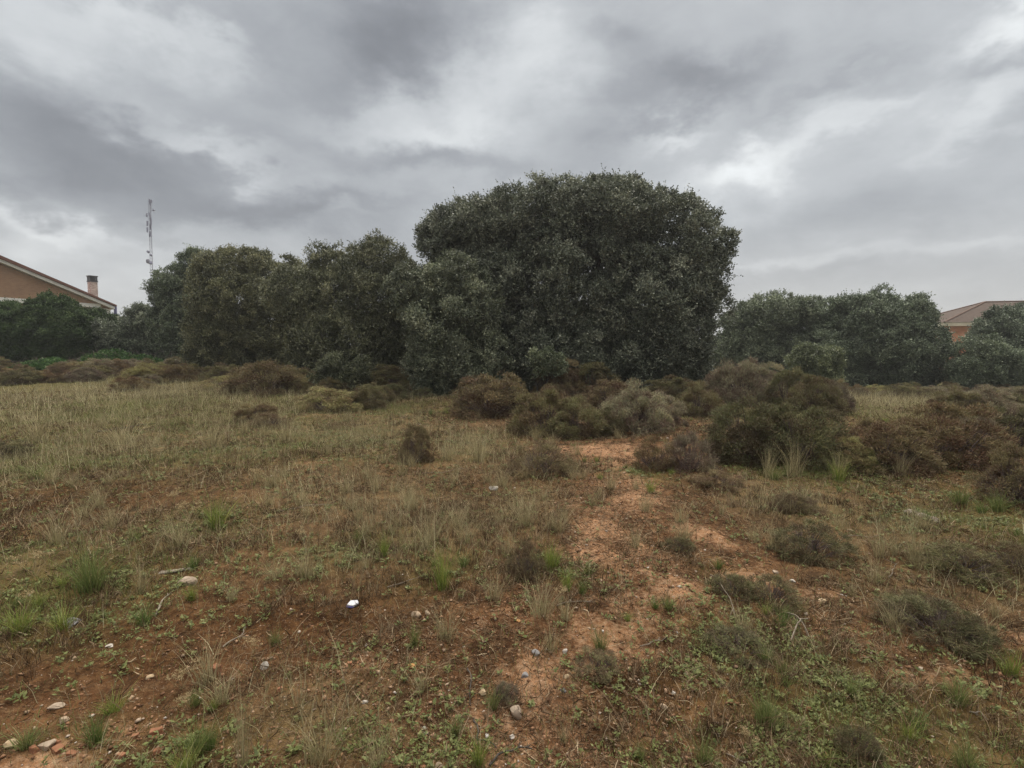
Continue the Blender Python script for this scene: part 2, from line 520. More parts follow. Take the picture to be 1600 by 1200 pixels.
def ground_mat():
    m, t, out = mat('soil')
    P = t.n('ShaderNodeNewGeometry').outputs['Position']
    big = t.noise(P, 0.55, 5, 0.6).outputs[0]
    mid = t.noise(P, 3.2, 6, 0.65).outputs[0]
    fine = t.noise(P, 26, 6, 0.7).outputs[0]
    vfine = t.noise(P, 110, 4, 0.7).outputs[0]
    base = t.mix(t.mr(mid, .35, .65), (.048, .021, .009), (.165, .077, .033))
    base = t.mix(t.mr(fine, .45, .7), base, (.19, .115, .060))
    mossc = t.mix(t.mr(fine, .4, .65), (.034, .014, .005), (.105, .046, .012))
    base = t.mix(t.m('MULTIPLY', t.attr('moss'), 0.9, clamp=True), base, mossc)
    dryc = t.mix(t.mr(mid, .4, .6), (.10, .085, .04), (.175, .15, .072))
    base = t.mix(t.m('MULTIPLY', t.attr('dry'), 0.8, clamp=True), base, dryc)
    grc = t.mix(t.mr(mid, .35, .65), (.07, .07, .02), (.11, .11, .03))
    base = t.mix(t.m('MULTIPLY', t.attr('green'), 0.65, clamp=True), base, grc)
    orange = t.mix(t.mr(mid, .35, .7), (.25, .12, .054), (.37, .205, .108))
    orange = t.mix(t.mr(fine, .45, .75), orange, (.38, .265, .17))
    bf = t.m('ADD', t.attr('bare'), t.m('MULTIPLY', t.m('SUBTRACT', fine, .5), .9))
    bf = t.m('ADD', bf, t.m('MULTIPLY', t.m('SUBTRACT', mid, .5), .9))
    base = t.mix(t.mr(bf, .38, .82, 0, .88, smooth=True), base, orange)
    far = t.mr(t.n('ShaderNodeVectorMath', operation='LENGTH').outputs['Value'], 0, 1)
    # small grit
    vo = t.n('ShaderNodeTexVoronoi'); vo.inputs['Scale'].default_value = 75; t.link(P, vo.inputs['Vector'])
    grit = t.m('MULTIPLY', t.mr(vo.outputs['Distance'], .18, .30, 1, 0), t.mr(t.noise(P, 30, 2).outputs[0], .5, .6))
    gcol = t.mix(vo.outputs['Color'], (.30, .17, .09), (.46, .36, .27))
    base = t.mix(t.m('MULTIPLY', grit, .75), base, gcol)
    dark = t.m('MULTIPLY', t.mr(vfine, .3, .7, .62, 1.25), t.mr(t.noise(P, 9, 5, .7).outputs[0], .36, .6, .62, 1.12))
    base = t.mix(1.0, base, t.vm('SCALE', (1, 1, 1), scale=dark), 'MULTIPLY')
    p = t.n('ShaderNodeBsdfPrincipled')
    t.link(base, p.inputs['Base Color'])
    p.inputs['Roughness'].default_value = .95
    p.inputs['Specular IOR Level'].default_value = .1
    b = t.n('ShaderNodeBump'); b.inputs['Strength'].default_value = .9; b.inputs['Distance'].default_value = .02
    hh = t.m('ADD', t.m('MULTIPLY', fine, 1.0), t.m('ADD', t.m('MULTIPLY', vfine, .35), t.m('MULTIPLY', grit, .35)))
    t.link(hh, b.inputs['Height']); t.link(b.outputs[0], p.inputs['Normal'])
    t.link(p.outputs[0], out.inputs[0])
    return m


# ------------------------------------------------------------------ ground: one sheet to the horizon
def build_ground():
    th = [-math.pi + i * (math.pi * 2 / 90) for i in range(90)]
    lim = math.radians(56)
    thin = np.linspace(-lim, lim, 640)
    th = np.array([a for a in th if a < -lim - 0.02] + list(thin) + [a for a in th if a > lim + 0.02])
    r = [0.25]
    while r[-1] < 640:
        k = 1.011 if r[-1] < 14 else (1.02 if r[-1] < 70 else 1.15)
        r.append(r[-1] * k if r[-1] > 1.2 else r[-1] * 1.09)
    r = np.array(r)
    R, T = np.meshgrid(r, th, indexing='ij')
    X, Y = R * np.sin(T), R * np.cos(T)
    Z = H(X, Y)
    near = sst(12, 4, R)
    Z = Z + near * 0.028 * (fbm(X * 14, Y * 14, 31, 3, .6) - 0.5)
    Z = np.where(R > 120, Z * np.clip(1 - (R - 120) / 300, 0, 1), Z)
    v = np.stack([X, Y, Z], -1).reshape(-1, 3)
    nr, nt = R.shape
    i = np.arange(nr - 1)[:, None] * nt; j = np.arange(nt)[None]; j2 = (j + 1) % nt
    q = np.stack([i + j, i + j2, i + nt + j2, i + nt + j], -1).reshape(-1, 4)[:, ::-1]
    # centre cap
    c = len(v)
    v = np.concatenate([v, [[0, 0, float(H(0, 0))]]])
    tri = np.stack([np.full(nt, c), (np.arange(nt) + 1) % nt, np.arange(nt)], 1)
    xs, ys = v[:, 0], v[:, 1]
    att = {k: zone(k, xs, ys) for k in ZONES}
    rr_ = np.hypot(xs, ys)
    att['dry'] = np.maximum(att['dry'], .7 * sst(14, 26, rr_)); att['green'] = np.maximum(att['green'], 1.0 * sst(20, 34, rr_)); att['bare'] = att['bare'] * sst(22, 14, rr_)
    me = mesh_np('ground', v, q, tri, smooth=True)
    for k, a in att.items():
        at_ = me.attributes.new(k, 'FLOAT', 'POINT'); at_.data.foreach_set('value', a.astype(np.float32))
    o = link('ground', me, ground_mat())
    tag(o, 'reddish brown earth of the open field with bare orange patches', None, None, 'structure')


build_ground()

# ------------------------------------------------------------------ trees
def crown_leaves(blobs, clump, nleaf, L, rng, droop=0.1, fill=0.35, top_shoots=0, gap=0.0):
    """foliage of a crown made of ellipsoidal masses: sprigs of leaves on clumps spread over every mass.
       blobs: (cx, cy, cz, rx, ry, rz) in metres relative to the tree base"""
    B = np.array(blobs, float)
    B[:, 3:] = np.maximum(B[:, 3:] - clump * 0.68, B[:, 3:] * 0.45)
    C = []
    for k, b in enumerate(B):
        rx, ry, rz = b[3:]
        area = 4 * np.pi * (((rx * ry) ** 1.6 + (rx * rz) ** 1.6 + (ry * rz) ** 1.6) / 3) ** (1 / 1.6)
        nl = max(5, int(area / (clump * 1.3) ** 2 * 1.75))
        ld = rand_dirs(nl, rng)
        lr = clump * rng.uniform(.5, .92, nl)
        lc = b[:3] + ld * np.maximum(b[3:] * rng.uniform(.86, 1.05, nl)[:, None] - .0, .1)
        per = 5
        li = np.repeat(np.arange(nl), per)
        n = len(li)
        d = norm(ld[li] * .55 + rand_dirs(n, rng) + np.array([0, 0, .25]))
        c = lc[li] + d * lr[li][:, None] * .75
        d = norm(d * .6 + ld[li])
        ltone = rng.normal(0, .14, nl)[li]
        keep = np.ones(n, bool)
        for k2, b2 in enumerate(B):
            if k2 == k: continue
            q = np.sqrt((((c - b2[:3]) / b2[3:]) ** 2).sum(1))
            keep &= (q > 0.80) | (rng.random(n) < 0.12)
        keep &= c[:, 2] > 0.12
        if gap: keep &= vnoise(c[:, 0] * 1.1 + 3, c[:, 2] * 1.1 + c[:, 1], 77) > gap
        out = norm(d / b[3:] * rx)
        C.append(np.concatenate([c, out, ltone[:, None]], 1)[keep])
        nf = int(area / clump ** 2 * 1.9 * fill)
        d = rand_dirs(nf, rng)
        c = b[:3] + d * b[3:] * (rng.uniform(0.15, 0.85, nf)[:, None] ** .6)
        c = c[c[:, 2] > 0.2]
        C.append(np.concatenate([c, rand_dirs(len(c), rng), np.zeros((len(c), 1))], 1))
    C = np.concatenate(C)
    c, out, lt = C[:, :3], C[:, 3:6], C[:, 6]
    n = len(c)
    # clumps of different size and tone
    cr = clump * rng.uniform(0.26, 0.58, n)
    tone = rng.normal(0, 0.10, n) + lt
    ns = max(4, nleaf // 8)
    ci = np.repeat(np.arange(n), ns)
    sd = norm(out[ci] * 0.75 + np.array([0, 0, 0.30]) + rand_dirs(len(ci), rng) * 0.95)
    sp = c[ci] + sd * cr[ci][:, None] * rng.uniform(0.25, 1.0, len(ci))[:, None]
    sax = norm(sd * 0.7 + np.array([0, 0, 0.45]) + rand_dirs(len(ci), rng) * 0.45)
    slen = L * rng.uniform(1.5, 3.0, len(ci))
    if top_shoots:
        far = rng.random(len(ci)) < top_shoots
        slen[far] *= 2.2
    k = 8
    si = np.repeat(np.arange(len(ci)), k)
    tt = np.tile(np.linspace(0.1, 1, k), len(ci))
    lp = sp[si] + sax[si] * (slen[si] * tt)[:, None]
    lax = norm(sax[si] * 0.55 + rand_dirs(len(si), rng))
    ll = L * rng.uniform(0.7, 1.25, len(si))
    v, q = leaf_quads(lp, lax, ll, ll * 0.66, rng)
    rnd = np.clip(0.42 + tone[ci[si]] + rng.normal(0, 0.22, len(si)) + 0.12 * tt, 0, 1)  # random leaf tone, spread widened to put leaf highlights into the colour
    return v, q, rnd, c


def limbs(base_r, crowns, spread, rng, stems=3, nb=26, z0=0.0):
    """several stems from the foot to points spread inside the crown, with side branches"""
    paths = []
    cs = np.asarray(crowns)
    for s in range(stems):
        tgt = cs[rng.integers(len(cs))] * np.array([.75, .75, .8])
        b = np.array([rng.normal(0, spread), rng.normal(0, spread * .6), z0 - 0.1])
        p = wiggly(b, tgt, 9, 0.09 * np.linalg.norm(tgt - b) / 5, rng)
        paths.append((p, np.linspace(base_r, base_r * 0.22, 9) * rng.uniform(.7, 1.1)))
        for k in range(nb // stems):
            i = rng.integers(3, 8)
            t2 = cs[np.argmin(((cs - (p[i] + rng.normal(0, 1.0, 3) * (0.25 * np.linalg.norm(tgt)))) ** 2).sum(1))]
            q = wiggly(p[i], t2, 6, 0.06, rng)
            paths.append((q, np.linspace(base_r * .3, base_r * .05, 6)))
    return paths


def tree(name, base, blobs_px, depth, label, cat, L=0.06, clump=0.55, nleaf=220, color=(1, 1, 1), material=None, group=None,
         seed=1, trunk_r=0.14, stems=3, gap=0.0, fill=1.0, shoots=0.04, skirt=1.9, spread=None):
    """blobs_px: (px, py, rpx, rpy, depth offset m, depth radius m) measured in the photograph at the tree's depth"""
    rng = np.random.default_rng(seed)
    bx = at(base, 600, depth).x
    b0 = Vector((bx, depth, float(H(bx, depth))))
    bl = []
    for (px, py, rx, ry, dy, ryd) in blobs_px:
        Y = depth + dy
        p = at(px, py, Y)
        k = Y / F
        bl.append((p.x - b0.x, p.y - b0.y, p.z - b0.z, rx * k, ryd, ry * k))
    for b in list(bl):
        zl = float(H(b[0] + b0.x, b[1] + b0.y)) - b0.z
        gap_ = (b[2] - b[5]) - zl
        if -.25 * b[5] < gap_ < skirt and b[3] > .5:
            hh = (b[2] - zl) * .5
            bl.append((b[0], b[1] + .1, zl + hh * .85, b[3] * .92, b[4] * .9, hh * 1.1))
    root = empty(name, b0, label, cat, group)
    v, q, rnd, c = crown_leaves(bl, clump, nleaf, L, rng, fill=fill, top_shoots=shoots, gap=gap)
    ok = v.reshape(-1, 4, 3)
    gz = H(ok[:, 0, 0] + b0.x, ok[:, 0, 1] + b0.y) - b0.z
    keep = ok[:, :, 2].min(1) > gz + 0.02
    v = ok[keep].reshape(-1, 3); q = np.arange(len(v)).reshape(-1, 4); rnd = rnd[keep]
    cr = link('crown', mesh_np('crown', v, q, face_attr={'rnd': rnd}), material or M_OAK, root)
    cr.color = tuple(color) + (1,)
    if spread is None: spread = max(b[3] for b in bl) * 0.2
    tv, tq = tubes(limbs(trunk_r, c, spread, rng, stems), 6)
    link('trunk', mesh_np('trunk', tv, tq, smooth=True), M_BARK, root)
    return root


# the big holm oak in the middle
tree('holm_oak', 925, [
    (765, 384, 105, 62, 0.3, 2.4), (695, 379, 45, 52, 0, 1.6), (735, 359, 70, 40, .6, 1.8), (839, 359, 100, 62, 0.5, 2.8), (939, 354, 105, 62, .2, 3.0),
    (1034, 399, 80, 92, 0, 2.6), (1084, 439, 52, 62, 0, 1.7), (1107, 409, 26, 45, .2, 1.0), (1104, 359, 12, 24, .4, .7), (1077, 334, 14, 20, .4, .6), (889, 459, 130, 100, -.8, 2.4), (785, 469, 110, 100, 0, 2.4),
    (999, 489, 110, 100, -1.1, 2.2), (1049, 529, 68, 70, -.8, 1.7), (849, 549, 110, 60, -1.3, 1.8), (949, 559, 100, 52, -1.6, 1.7), (1117, 479, 24, 34, 0, .9),
    (795, 569, 80, 45, -1, 1.5), (1129, 384, 9, 14, 0, .5), (1059, 569, 45, 35, -.9, 1.2), (894, 309, 42, 20, .4, 1.2), (974, 312, 50, 22, .4, 1.2)],
    21.5, 'huge rounded dark holm oak, tallest tree of the thicket at its middle', 'tree', L=.074, clump=.62, nleaf=152, seed=11, trunk_r=.2, stems=7, gap=.03, fill=1.0)
# lower oak standing in front of its left flank
tree('holm_oak', 700, [
    (700, 440, 48, 45, 0, 1.1), (665, 470, 48, 50, 0, 1.2), (745, 480, 40, 55, .2, 1.2), (700, 520, 70, 60, -.3, 1.5), (715, 570, 70, 32, -.5, 1.3), (640, 450, 36, 36, .3, 1.0), (680, 580, 42, 22, -.4, 1.0), (760, 560, 38, 36, -.2, 1.1)],
    18.5, 'lower leafy oak pushed against the flank of the huge oak, grey green', 'tree', L=.064, clump=.5, nleaf=144, color=(1.1, 1.1, 1.0), seed=12)
tree('holm_oak', 568, [
    (560, 420, 52, 36, .3, 1.2), (600, 410, 36, 34, .2, 1.0), (520, 430, 36, 36, .2, 1.0), (570, 470, 70, 52, 0, 1.5), (500, 475, 50, 52, .2, 1.4), (540, 530, 80, 46, -.2, 1.6), (625, 445, 38, 40, .5, 1.2), (605, 520, 46, 46, .2, 1.2), (500, 540, 55, 30, 0, 1.3), (460, 470, 44, 50, .3, 1.4), (640, 480, 44, 60, .4, 1.4), (635, 550, 50, 40, .2, 1.4), (550, 570, 60, 30, .2, 1.2), (590, 385, 14, 14, .2, .5), (500, 402, 13, 14, .2, .5)],
    22.5, 'loose feathery oak with thin open top between two rounder oaks', 'tree', L=.062, clump=.52, nleaf=128, color=(1.0, .95, .75), seed=13, shoots=.1, gap=.05, stems=5, trunk_r=.09, fill=.9)
tree('holm_oak', 375, [
    (375, 425, 62, 36, 0, 1.8), (340, 440, 42, 36, 0, 1.4), (420, 445, 48, 40, .2, 1.5), (375, 475, 80, 50, -.3, 2.2), (420, 500, 56, 42, 0, 1.6), (345, 515, 60, 34, -.2, 1.6), (400, 530, 70, 22, -.3, 1.5), (455, 430, 30, 26, .8, 1.2), (462, 480, 36, 60, .6, 1.4)],
    28, 'smooth domed olive oak with a rounded full crown', 'tree', L=.07, clump=.58, nleaf=152, color=(1.15, 1.06, .78), seed=14, fill=.75)
tree('holm_oak', 285, [
    (278, 440, 34, 26, 0, 1.2), (262, 460, 26, 32, 0, 1.2), (300, 470, 40, 44, 0, 1.6), (268, 500, 30, 36, 0, 1.4), (300, 515, 46, 26, 0, 1.5), (322, 440, 22, 24, .4, 1), (290, 413, 7, 11, 0, .4), (308, 408, 5, 13, 0, .4), (247, 468, 9, 12, 0, .5)],
    33, 'dark oak with two leafy spikes on top, beside the tall mast', 'tree', L=.08, clump=.6, nleaf=128, color=(.95, 1.05, .9), seed=15, shoots=.12)
tree('holm_oak', 215, [
    (205, 510, 30, 22, 0, 1.4), (235, 505, 28, 24, 0, 1.3), (180, 518, 26, 18, 0, 1.2), (215, 530, 46, 14, -.4, 1.2), (224, 492, 16, 10, 0, .8)],
    34, 'low grey green oak scrub between the dark hedge and the spiked oak', 'tree', L=.09, clump=.6, nleaf=112, color=(1.05, 1.1, 1.05), seed=16)
# dark garden hedge bushes in front of the brick house
tree('evergreen_bush', 60, [
    (30, 508, 50, 26, 0, 1.8), (80, 500, 36, 30, 0, 1.6), (70, 478, 20, 18, 0, .8), (96, 480, 18, 15, 0, .8), (60, 525, 75, 22, -.4, 1.6), (8, 492, 30, 18, 0, 1.1), (112, 508, 26, 24, 0, 1.3), (-40, 505, 46, 26, 0, 2)],
    33, 'broad dark green evergreen bush in front of the brick gable', 'bush', L=.085, clump=.4, nleaf=128, color=(1, 1, 1), material=M_FINE, seed=17)
tree('evergreen_bush', 155, [
    (150, 505, 24, 20, 0, 1.2), (172, 514, 20, 18, .2, 1), (140, 520, 26, 16, 0, 1), (160, 527, 30, 12, -.3, 1)],
    35, 'small dark evergreen bush beside the broad one, under the chimney', 'bush', L=.085, clump=.38, nleaf=128, color=(.95, .92, .95), material=M_FINE, seed=18)
# right-hand oaks
tree('holm_oak', 1215, [
    (1215, 490, 56, 28, 0, 2.4), (1180, 510, 50, 36, 0, 2.2), (1160, 545, 46, 34, -.2, 1.8), (1135, 560, 36, 34, 0, 1.6), (1255, 500, 40, 34, .4, 2), (1210, 550, 70, 34, -.3, 2.2)],
    34, 'low spreading oak next to the huge one, its dome lower', 'tree', L=.085, clump=.7, nleaf=144, color=(1.05, 1.12, 1.0), seed=21)
tree('holm_oak', 1380, [
    (1375, 492, 70, 28, 0, 2.6), (1320, 500, 52, 32, 0, 2.4), (1402, 508, 40, 30, 0, 2.2), (1380, 540, 95, 42, -.4, 2.8), (1300, 545, 52, 40, -.2, 2.2), (1424, 550, 32, 36, 0, 1.8), (1436, 500, 12, 11, 0, .6), (1375, 470, 16, 10, 0, .7), (1325, 474, 14, 10, 0, .7), (1405, 575, 70, 20, -.6, 1.8)],
    32, 'wide low oak with a long arched top, ending near the salmon house', 'tree', L=.085, clump=.7, nleaf=144, color=(1.0, 1.1, 1.0), seed=22, shoots=.08)
tree('oak_sapling', 1268, [
    (1262, 560, 26, 20, 0, .9), (1290, 555, 20, 18, 0, .8), (1245, 565, 14, 16, 0, .7), (1270, 577, 30, 12, 0, .8), (1300, 572, 16, 12, 0, .6)],
    26, 'small yellowish young oak in front of the wide low oak', 'tree', L=.065, clump=.34, nleaf=80, gap=.3, fill=.3, color=(1.0, 1.05, .75), seed=23, trunk_r=.05)
tree('holm_oak', 1575, [
    (1580, 505, 46, 24, 0, 2.2), (1620, 515, 60, 36, 0, 2.4), (1568, 530, 36, 26, 0, 2), (1600, 560, 70, 34, -.3, 2.2)],
    33, 'dark oak at the field edge hiding half of the salmon house', 'tree', L=.085, clump=.7, nleaf=144, color=(.95, 1.05, 1.0), seed=24)
tree('holm_oak', 1525, [
    (1532, 552, 30, 26, 0, 1.5), (1550, 565, 34, 24, 0, 1.5), (1505, 572, 24, 18, 0, 1.2), (1530, 582, 44, 14, -.2, 1.3), (1580, 585, 34, 14, -.2, 1.3)],
    29, 'lower bushy oak under the salmon wall, in front of the dark oak', 'tree', L=.075, clump=.55, nleaf=144, color=(1.1, 1.2, 1.05), seed=25)
tree('oak_sapling', 540, [
    (520, 575, 22, 20, 0, .6), (545, 590, 24, 16, 0, .7), (565, 578, 16, 22, 0, .5), (500, 590, 18, 12, 0, .5)],
    19.5, 'thin scruffy oak seedling at the foot of the feathery oak', 'tree', L=.05, clump=.3, nleaf=64, color=(.8, .8, .62), seed=26, trunk_r=.03, gap=.15)
tree('oak_sapling', 845, [
    (850, 560, 20, 18, 0, .6), (870, 572, 18, 14, 0, .6), (838, 575, 14, 12, 0, .5)],
    17.6, 'pale leafy oak sapling rising behind the brown heath under the huge oak', 'tree', L=.055, clump=.3, nleaf=88, gap=.25, fill=.3, color=(1.05, 1.1, .9), seed=27, trunk_r=.04)


# brambles along the hedge foot
def bramble(px0, px1, py, Y, hgt, label, seed):
    rng = np.random.default_rng(seed)
    a, b = at(px0, py, Y), at(px1, py, Y)
    n = 9000
    x = rng.uniform(a.x, b.x, n); y = rng.uniform(Y - .9, Y + .9, n)
    u = (x - a.x) / (b.x - a.x)
    env = np.sqrt(np.clip(1 - (2 * u - 1) ** 2, 0, 1)) * (.55 + .6 * fbm(x * 1.3, y * 1.3, seed, 3))
    z = H(x, y) + hgt * env * (rng.random(n) ** .5) * np.sqrt(np.clip(1 - ((y - Y) / .95) ** 2, 0, 1))
    P = np.stack([x, y, z], 1)
    c = np.array([(a.x + b.x) / 2, Y, float(H((a.x + b.x) / 2, Y))])
    L = rng.uniform(.08, .15, n)
    v, q = leaf_quads(P - c, norm(rand_dirs(n, rng) + np.array([0, -.3, .3])), L, L * .7, rng)
    root = empty('bramble_bush', c, label, 'bush')
    link('leaves', mesh_np('leaves', v, q, face_attr={'rnd': rng.random(n)}), M_BRAMBLE, root)
    paths = []
    for k in range(26):
        x0 = rng.uniform(a.x, b.x); y0 = Y + rng.uniform(-.6, .6)
        z0 = float(H(x0, y0))
        t = np.linspace(0, 1, 8)
        dx, dy = rng.normal(0, .9), rng.normal(0, .4)
        p = np.stack([x0 + dx * t, y0 + dy * t, z0 + hgt * 1.0 * np.sin(t * 2.7) * rng.uniform(.6, 1.0)], 1) - c
        paths.append((p, np.full(8, .008)))
    tv, tq = tubes(paths, 4)
    link('canes', mesh_np('canes', tv, tq), M_TWIG, root)


bramble(115, 262, 545, 31, 1.15, 'bright green bramble patch under the grey oak scrub', 31)
bramble(30, 110, 553, 30, .75, 'low bright green bramble patch at the foot of the broad evergreen', 32)

# ------------------------------------------------------------------ heath shrubs
def shrub_mesh(seed, n=9000, leaf=.055, wid=.0085, flat=.75, sparse=0.0):
    """a dome about 1 m wide and 0.7 m tall, made of upright fine leaved twigs"""
    rng = np.random.default_rng(seed)
    K = 84
    ii = np.arange(K) + .5
    zz_ = 1 - ii / K * 1.12; ph = ii * 2.39996 + rng.uniform(0, 6)
    rr0 = np.sqrt(np.clip(1 - zz_ ** 2, 0, 1))
    d = np.stack([rr0 * np.cos(ph), rr0 * np.sin(ph), zz_], 1) + rng.normal(0, .16, (K, 3))
    d = norm(d)
    rr = rng.uniform(.62, 1.02, K) * (1 + .25 * (vnoise(d[:, 0] * 1.6 + seed, d[:, 1] * 1.6 + d[:, 2], 9) - .5))
    C = d * np.array([.46, .46, .62]) * rr[:, None]
    C[:, 2] = np.maximum(C[:, 2] + .03, .02)
    cr = rng.uniform(.075, .15, K)
    tone = rng.normal(0, .20, K)
    w = rng.random(K) + (.3 if sparse == 0 else 0)
    w[rng.random(K) < sparse] = 0
    ci = rng.choice(K, n, p=w / w.sum())
    rd = norm(rand_dirs(n, rng) * .9 + d[ci] * .6 + np.array([0, 0, .35]))
    P = C[ci] + rd * (cr[ci] * rng.uniform(.2, 1.15, n) ** .7)[:, None]
    P[:, 2] = np.maximum(P[:, 2], .0)
    ax = norm(d[ci] * .5 + np.array([0, 0, .45]) + rand_dirs(n, rng) * .85)
    L = leaf * rng.uniform(.6, 1.5, n)
    v, q = leaf_quads(P, ax, L, wid * rng.uniform(.7, 1.4, n), rng, belly=.5)
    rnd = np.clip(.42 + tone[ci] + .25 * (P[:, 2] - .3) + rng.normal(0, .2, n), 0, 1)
    me = mesh_np('foliage', v, q, face_attr={'rnd': rnd})
    me.materials.append(M_SHRUB)
    paths = []
    for k in rng.choice(K, 46, replace=False):
        b = np.array([rng.normal(0, .035), rng.normal(0, .035), -.05])
        mid = b * .5 + C[k] * .5 * np.array([1, 1, .8]) + rng.normal(0, .02, 3)
        p = np.stack([b, b * .7 + mid * .3 + [0, 0, .01], mid, C[k] * .8 + mid * .2, C[k] + d[k] * .07])
        r0 = rng.uniform(.006, .012)
        paths.append((p, np.array([r0, r0 * .9, r0 * .65, r0 * .4, r0 * .15])))
        for s in range(3):
            e = C[k] + rand_dirs(1, rng)[0] * cr[k]
            paths.append((np.stack([mid, (mid + e) / 2 + rng.normal(0, .01, 3), e]), np.array([r0 * .5, r0 * .35, r0 * .12])))
    tv, tq = tubes(paths, 4)
    ms = mesh_np('stems', tv, tq)
    ms.materials.append(M_TWIG)
    return me, ms


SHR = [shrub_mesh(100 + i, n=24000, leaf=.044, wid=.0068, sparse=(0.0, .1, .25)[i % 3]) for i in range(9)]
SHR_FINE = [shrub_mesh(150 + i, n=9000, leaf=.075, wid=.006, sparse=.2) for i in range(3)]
# base colours of the foliage
OLIVE, BROWN, PURP, ORNG, GREY, DKGR, YELW = (.185, .160, .095), (.185, .142, .092), (.195, .155, .13), (.21, .152, .095), (.26, .22, .175), (.145, .132, .080), (.30, .26, .135)


def jit(c, s, rng=random):
    k = 1 + rng.uniform(-s, s)
    return tuple(max(0.005, a * k * (1 + rng.uniform(-s * .3, s * .3))) for a in c) + (1,)


def shrub(px, base, wpx, top, color, label, group=None, k=None, fine=False, name='heath_shrub', cat='shrub'):
    g = G(px, base)
    Y = g.y + (wpx / F * g.y) * .25
    g = Vector((g.x * Y / g.y, Y, 0)); g.z = float(H(g.x, g.y))
    w = wpx / F * Y * 1.28
    h = max(.1, (at(px, top, Y).z - g.z)) * 1.12
    return shrub_at(g, w, h, color, label, group, k, fine, name, cat)


def shrub_at(g, w, h, color, label, group=None, k=None, fine=False, name='heath_shrub', cat='shrub'):
    pool = SHR_FINE if fine else SHR
    mf, ms = pool[(k if k is not None else random.randrange(len(pool))) % len(pool)]
    o = empty(name, g - Vector((0, 0, .02)), label, cat, group)
    o.rotation_euler = (random.uniform(-.06, .06), random.uniform(-.06, .06), random.uniform(0, 6.28))
    o.scale = (w / 1.02, w / 1.02 * random.uniform(.85, 1.1), h / .74)
    gm = sum(color) / 3
    color = (color[0] * .84 + gm * .14, color[1] * .845 + gm * .15, color[2] * .78 + gm * .14)
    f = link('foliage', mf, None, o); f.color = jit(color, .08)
    link('stems', ms, None, o)
    return o


S = [
    # px, base, width, top, colour, label
    (768, 652, 108, 586, BROWN, 'dense reddish brown heath shrub at the grassy edge, before the lower leafy oak'),
    (850, 682, 95, 606, OLIVE, 'olive heath shrub standing in front of the central heath thicket'),
    (902, 686, 80, 622, OLIVE, 'olive brown heath shrub directly above the bare orange soil patch'),
    (822, 606, 70, 550, PURP, 'tall purplish dead heath shrub under the middle of the huge oak'),
    (875, 618, 72, 566, BROWN, 'brown heath shrub just in front of the pale oak sapling'),
    (925, 618, 70, 568, OLIVE, 'olive topped heath shrub against the dark foot of the huge oak'),
    (958, 640, 82, 598, BROWN, 'brownish heath shrub in the middle of the central thicket'),
    (992, 676, 84, 606, GREY, 'grey brown heath shrub with dead twigs beside the bare orange patch'),
    (1030, 668, 62, 618, GREY, 'faded grey heath shrub at the outer side of the central thicket'),
    (950, 682, 52, 640, DKGR, 'small dark green heath shrub low in the central thicket'),
    (1045, 628, 70, 588, OLIVE, 'greenish heath shrub behind the faded grey one'),
    (1090, 652, 62, 598, OLIVE, 'olive heath shrub between the grey thicket and the tall grey shrub'),
    (1150, 634, 84, 562, GREY, 'tall grey heath shrub at the edge of the huge oak'),
    (1195, 622, 60, 572, GREY, 'grey heath shrub close behind the wide green one'),
    (1235, 642, 80, 580, DKGR, 'dark round heath shrub behind the wide green pair'),
    (1272, 650, 64, 592, OLIVE, 'olive heath shrub leaning against the dark round one'),
    (1306, 648, 44, 602, PURP, 'narrow purplish brown heath shrub at the end of the dark clump'),
    (1168, 722, 116, 630, DKGR, 'wide dark green heath shrub above the green grass'),
    (1256, 728, 120, 636, DKGR, 'wide dark green heath shrub fronted by tall straw stalks'),
    (1380, 738, 112, 656, ORNG, 'rusty orange heath shrub with bare stems below'),
    (1470, 728, 128, 632, ORNG, 'large rust and purple heath shrub behind the orange one'),
    (1518, 716, 70, 652, PURP, 'purplish brown heath shrub joined to the large rusty one'),
    (1582, 702, 78, 642, DKGR, 'dark heath shrub on the field edge above the leaning one'),
    (1590, 788, 92, 702, BROWN, 'dark brown heath shrub on bare stems at the field edge'),
    (1322, 738, 60, 686, YELW, 'small pale yellowish heath shrub between the green and the orange ones'),
    (1078, 738, 66, 672, PURP, 'vase shaped pinkish brown dead heath shrub on a forked stem'),
    (1025, 738, 56, 684, ORNG, 'low orange brown dead heath tangle beside the vase shaped shrub'),
    (418, 618, 96, 566, BROWN, 'dark brown heath shrub by itself at the edge of the dry grass'),
    (468, 610, 60, 576, OLIVE, 'olive heath shrub tucked behind the lone dark brown one'),
    (520, 644, 90, 606, YELW, 'flat straw olive heath shrub in the dry grass'),
    (575, 640, 50, 600, OLIVE, 'upright olive heath shrub next to the flat straw coloured one'),
    (402, 664, 56, 632, ORNG, 'small rusty heath shrub in the open grass'),
    (650, 726, 44, 668, BROWN, 'small dark brown tufted shrub alone in the middle grass'),
    (610, 612, 70, 574, OLIVE, 'olive heath shrub in the dark gap between the oaks'),
    (672, 616, 50, 592, BROWN, 'low brown heath shrub at the shaded foot of the lower leafy oak'),
    (842, 742, 84, 692, BROWN, 'wispy brown heath shrub in front of the central thicket'),
    (28, 602, 50, 578, DKGR, 'dark squat heath shrub at the outer edge of the dry grass'),
    (205, 612, 46, 588, ORNG, 'small rusty heath shrub half sunk in the dry grass'),
    (300, 588, 34, 568, YELW, 'small yellowish heath shrub in front of the long heath row'),
    (1105, 606, 50, 572, OLIVE, 'olive heath shrub under the outer edge of the huge oak'),
    (10, 720, 60, 690, DKGR, 'dark low shrub half buried in the grass at the field edge'),
]
for i, (px, b, w, tp, c, lab) in enumerate(S):
    shrub(px, b, w, tp, c, lab, 'heath shrubs around the oaks', k=i, fine=(i in (25, 26, 35)))

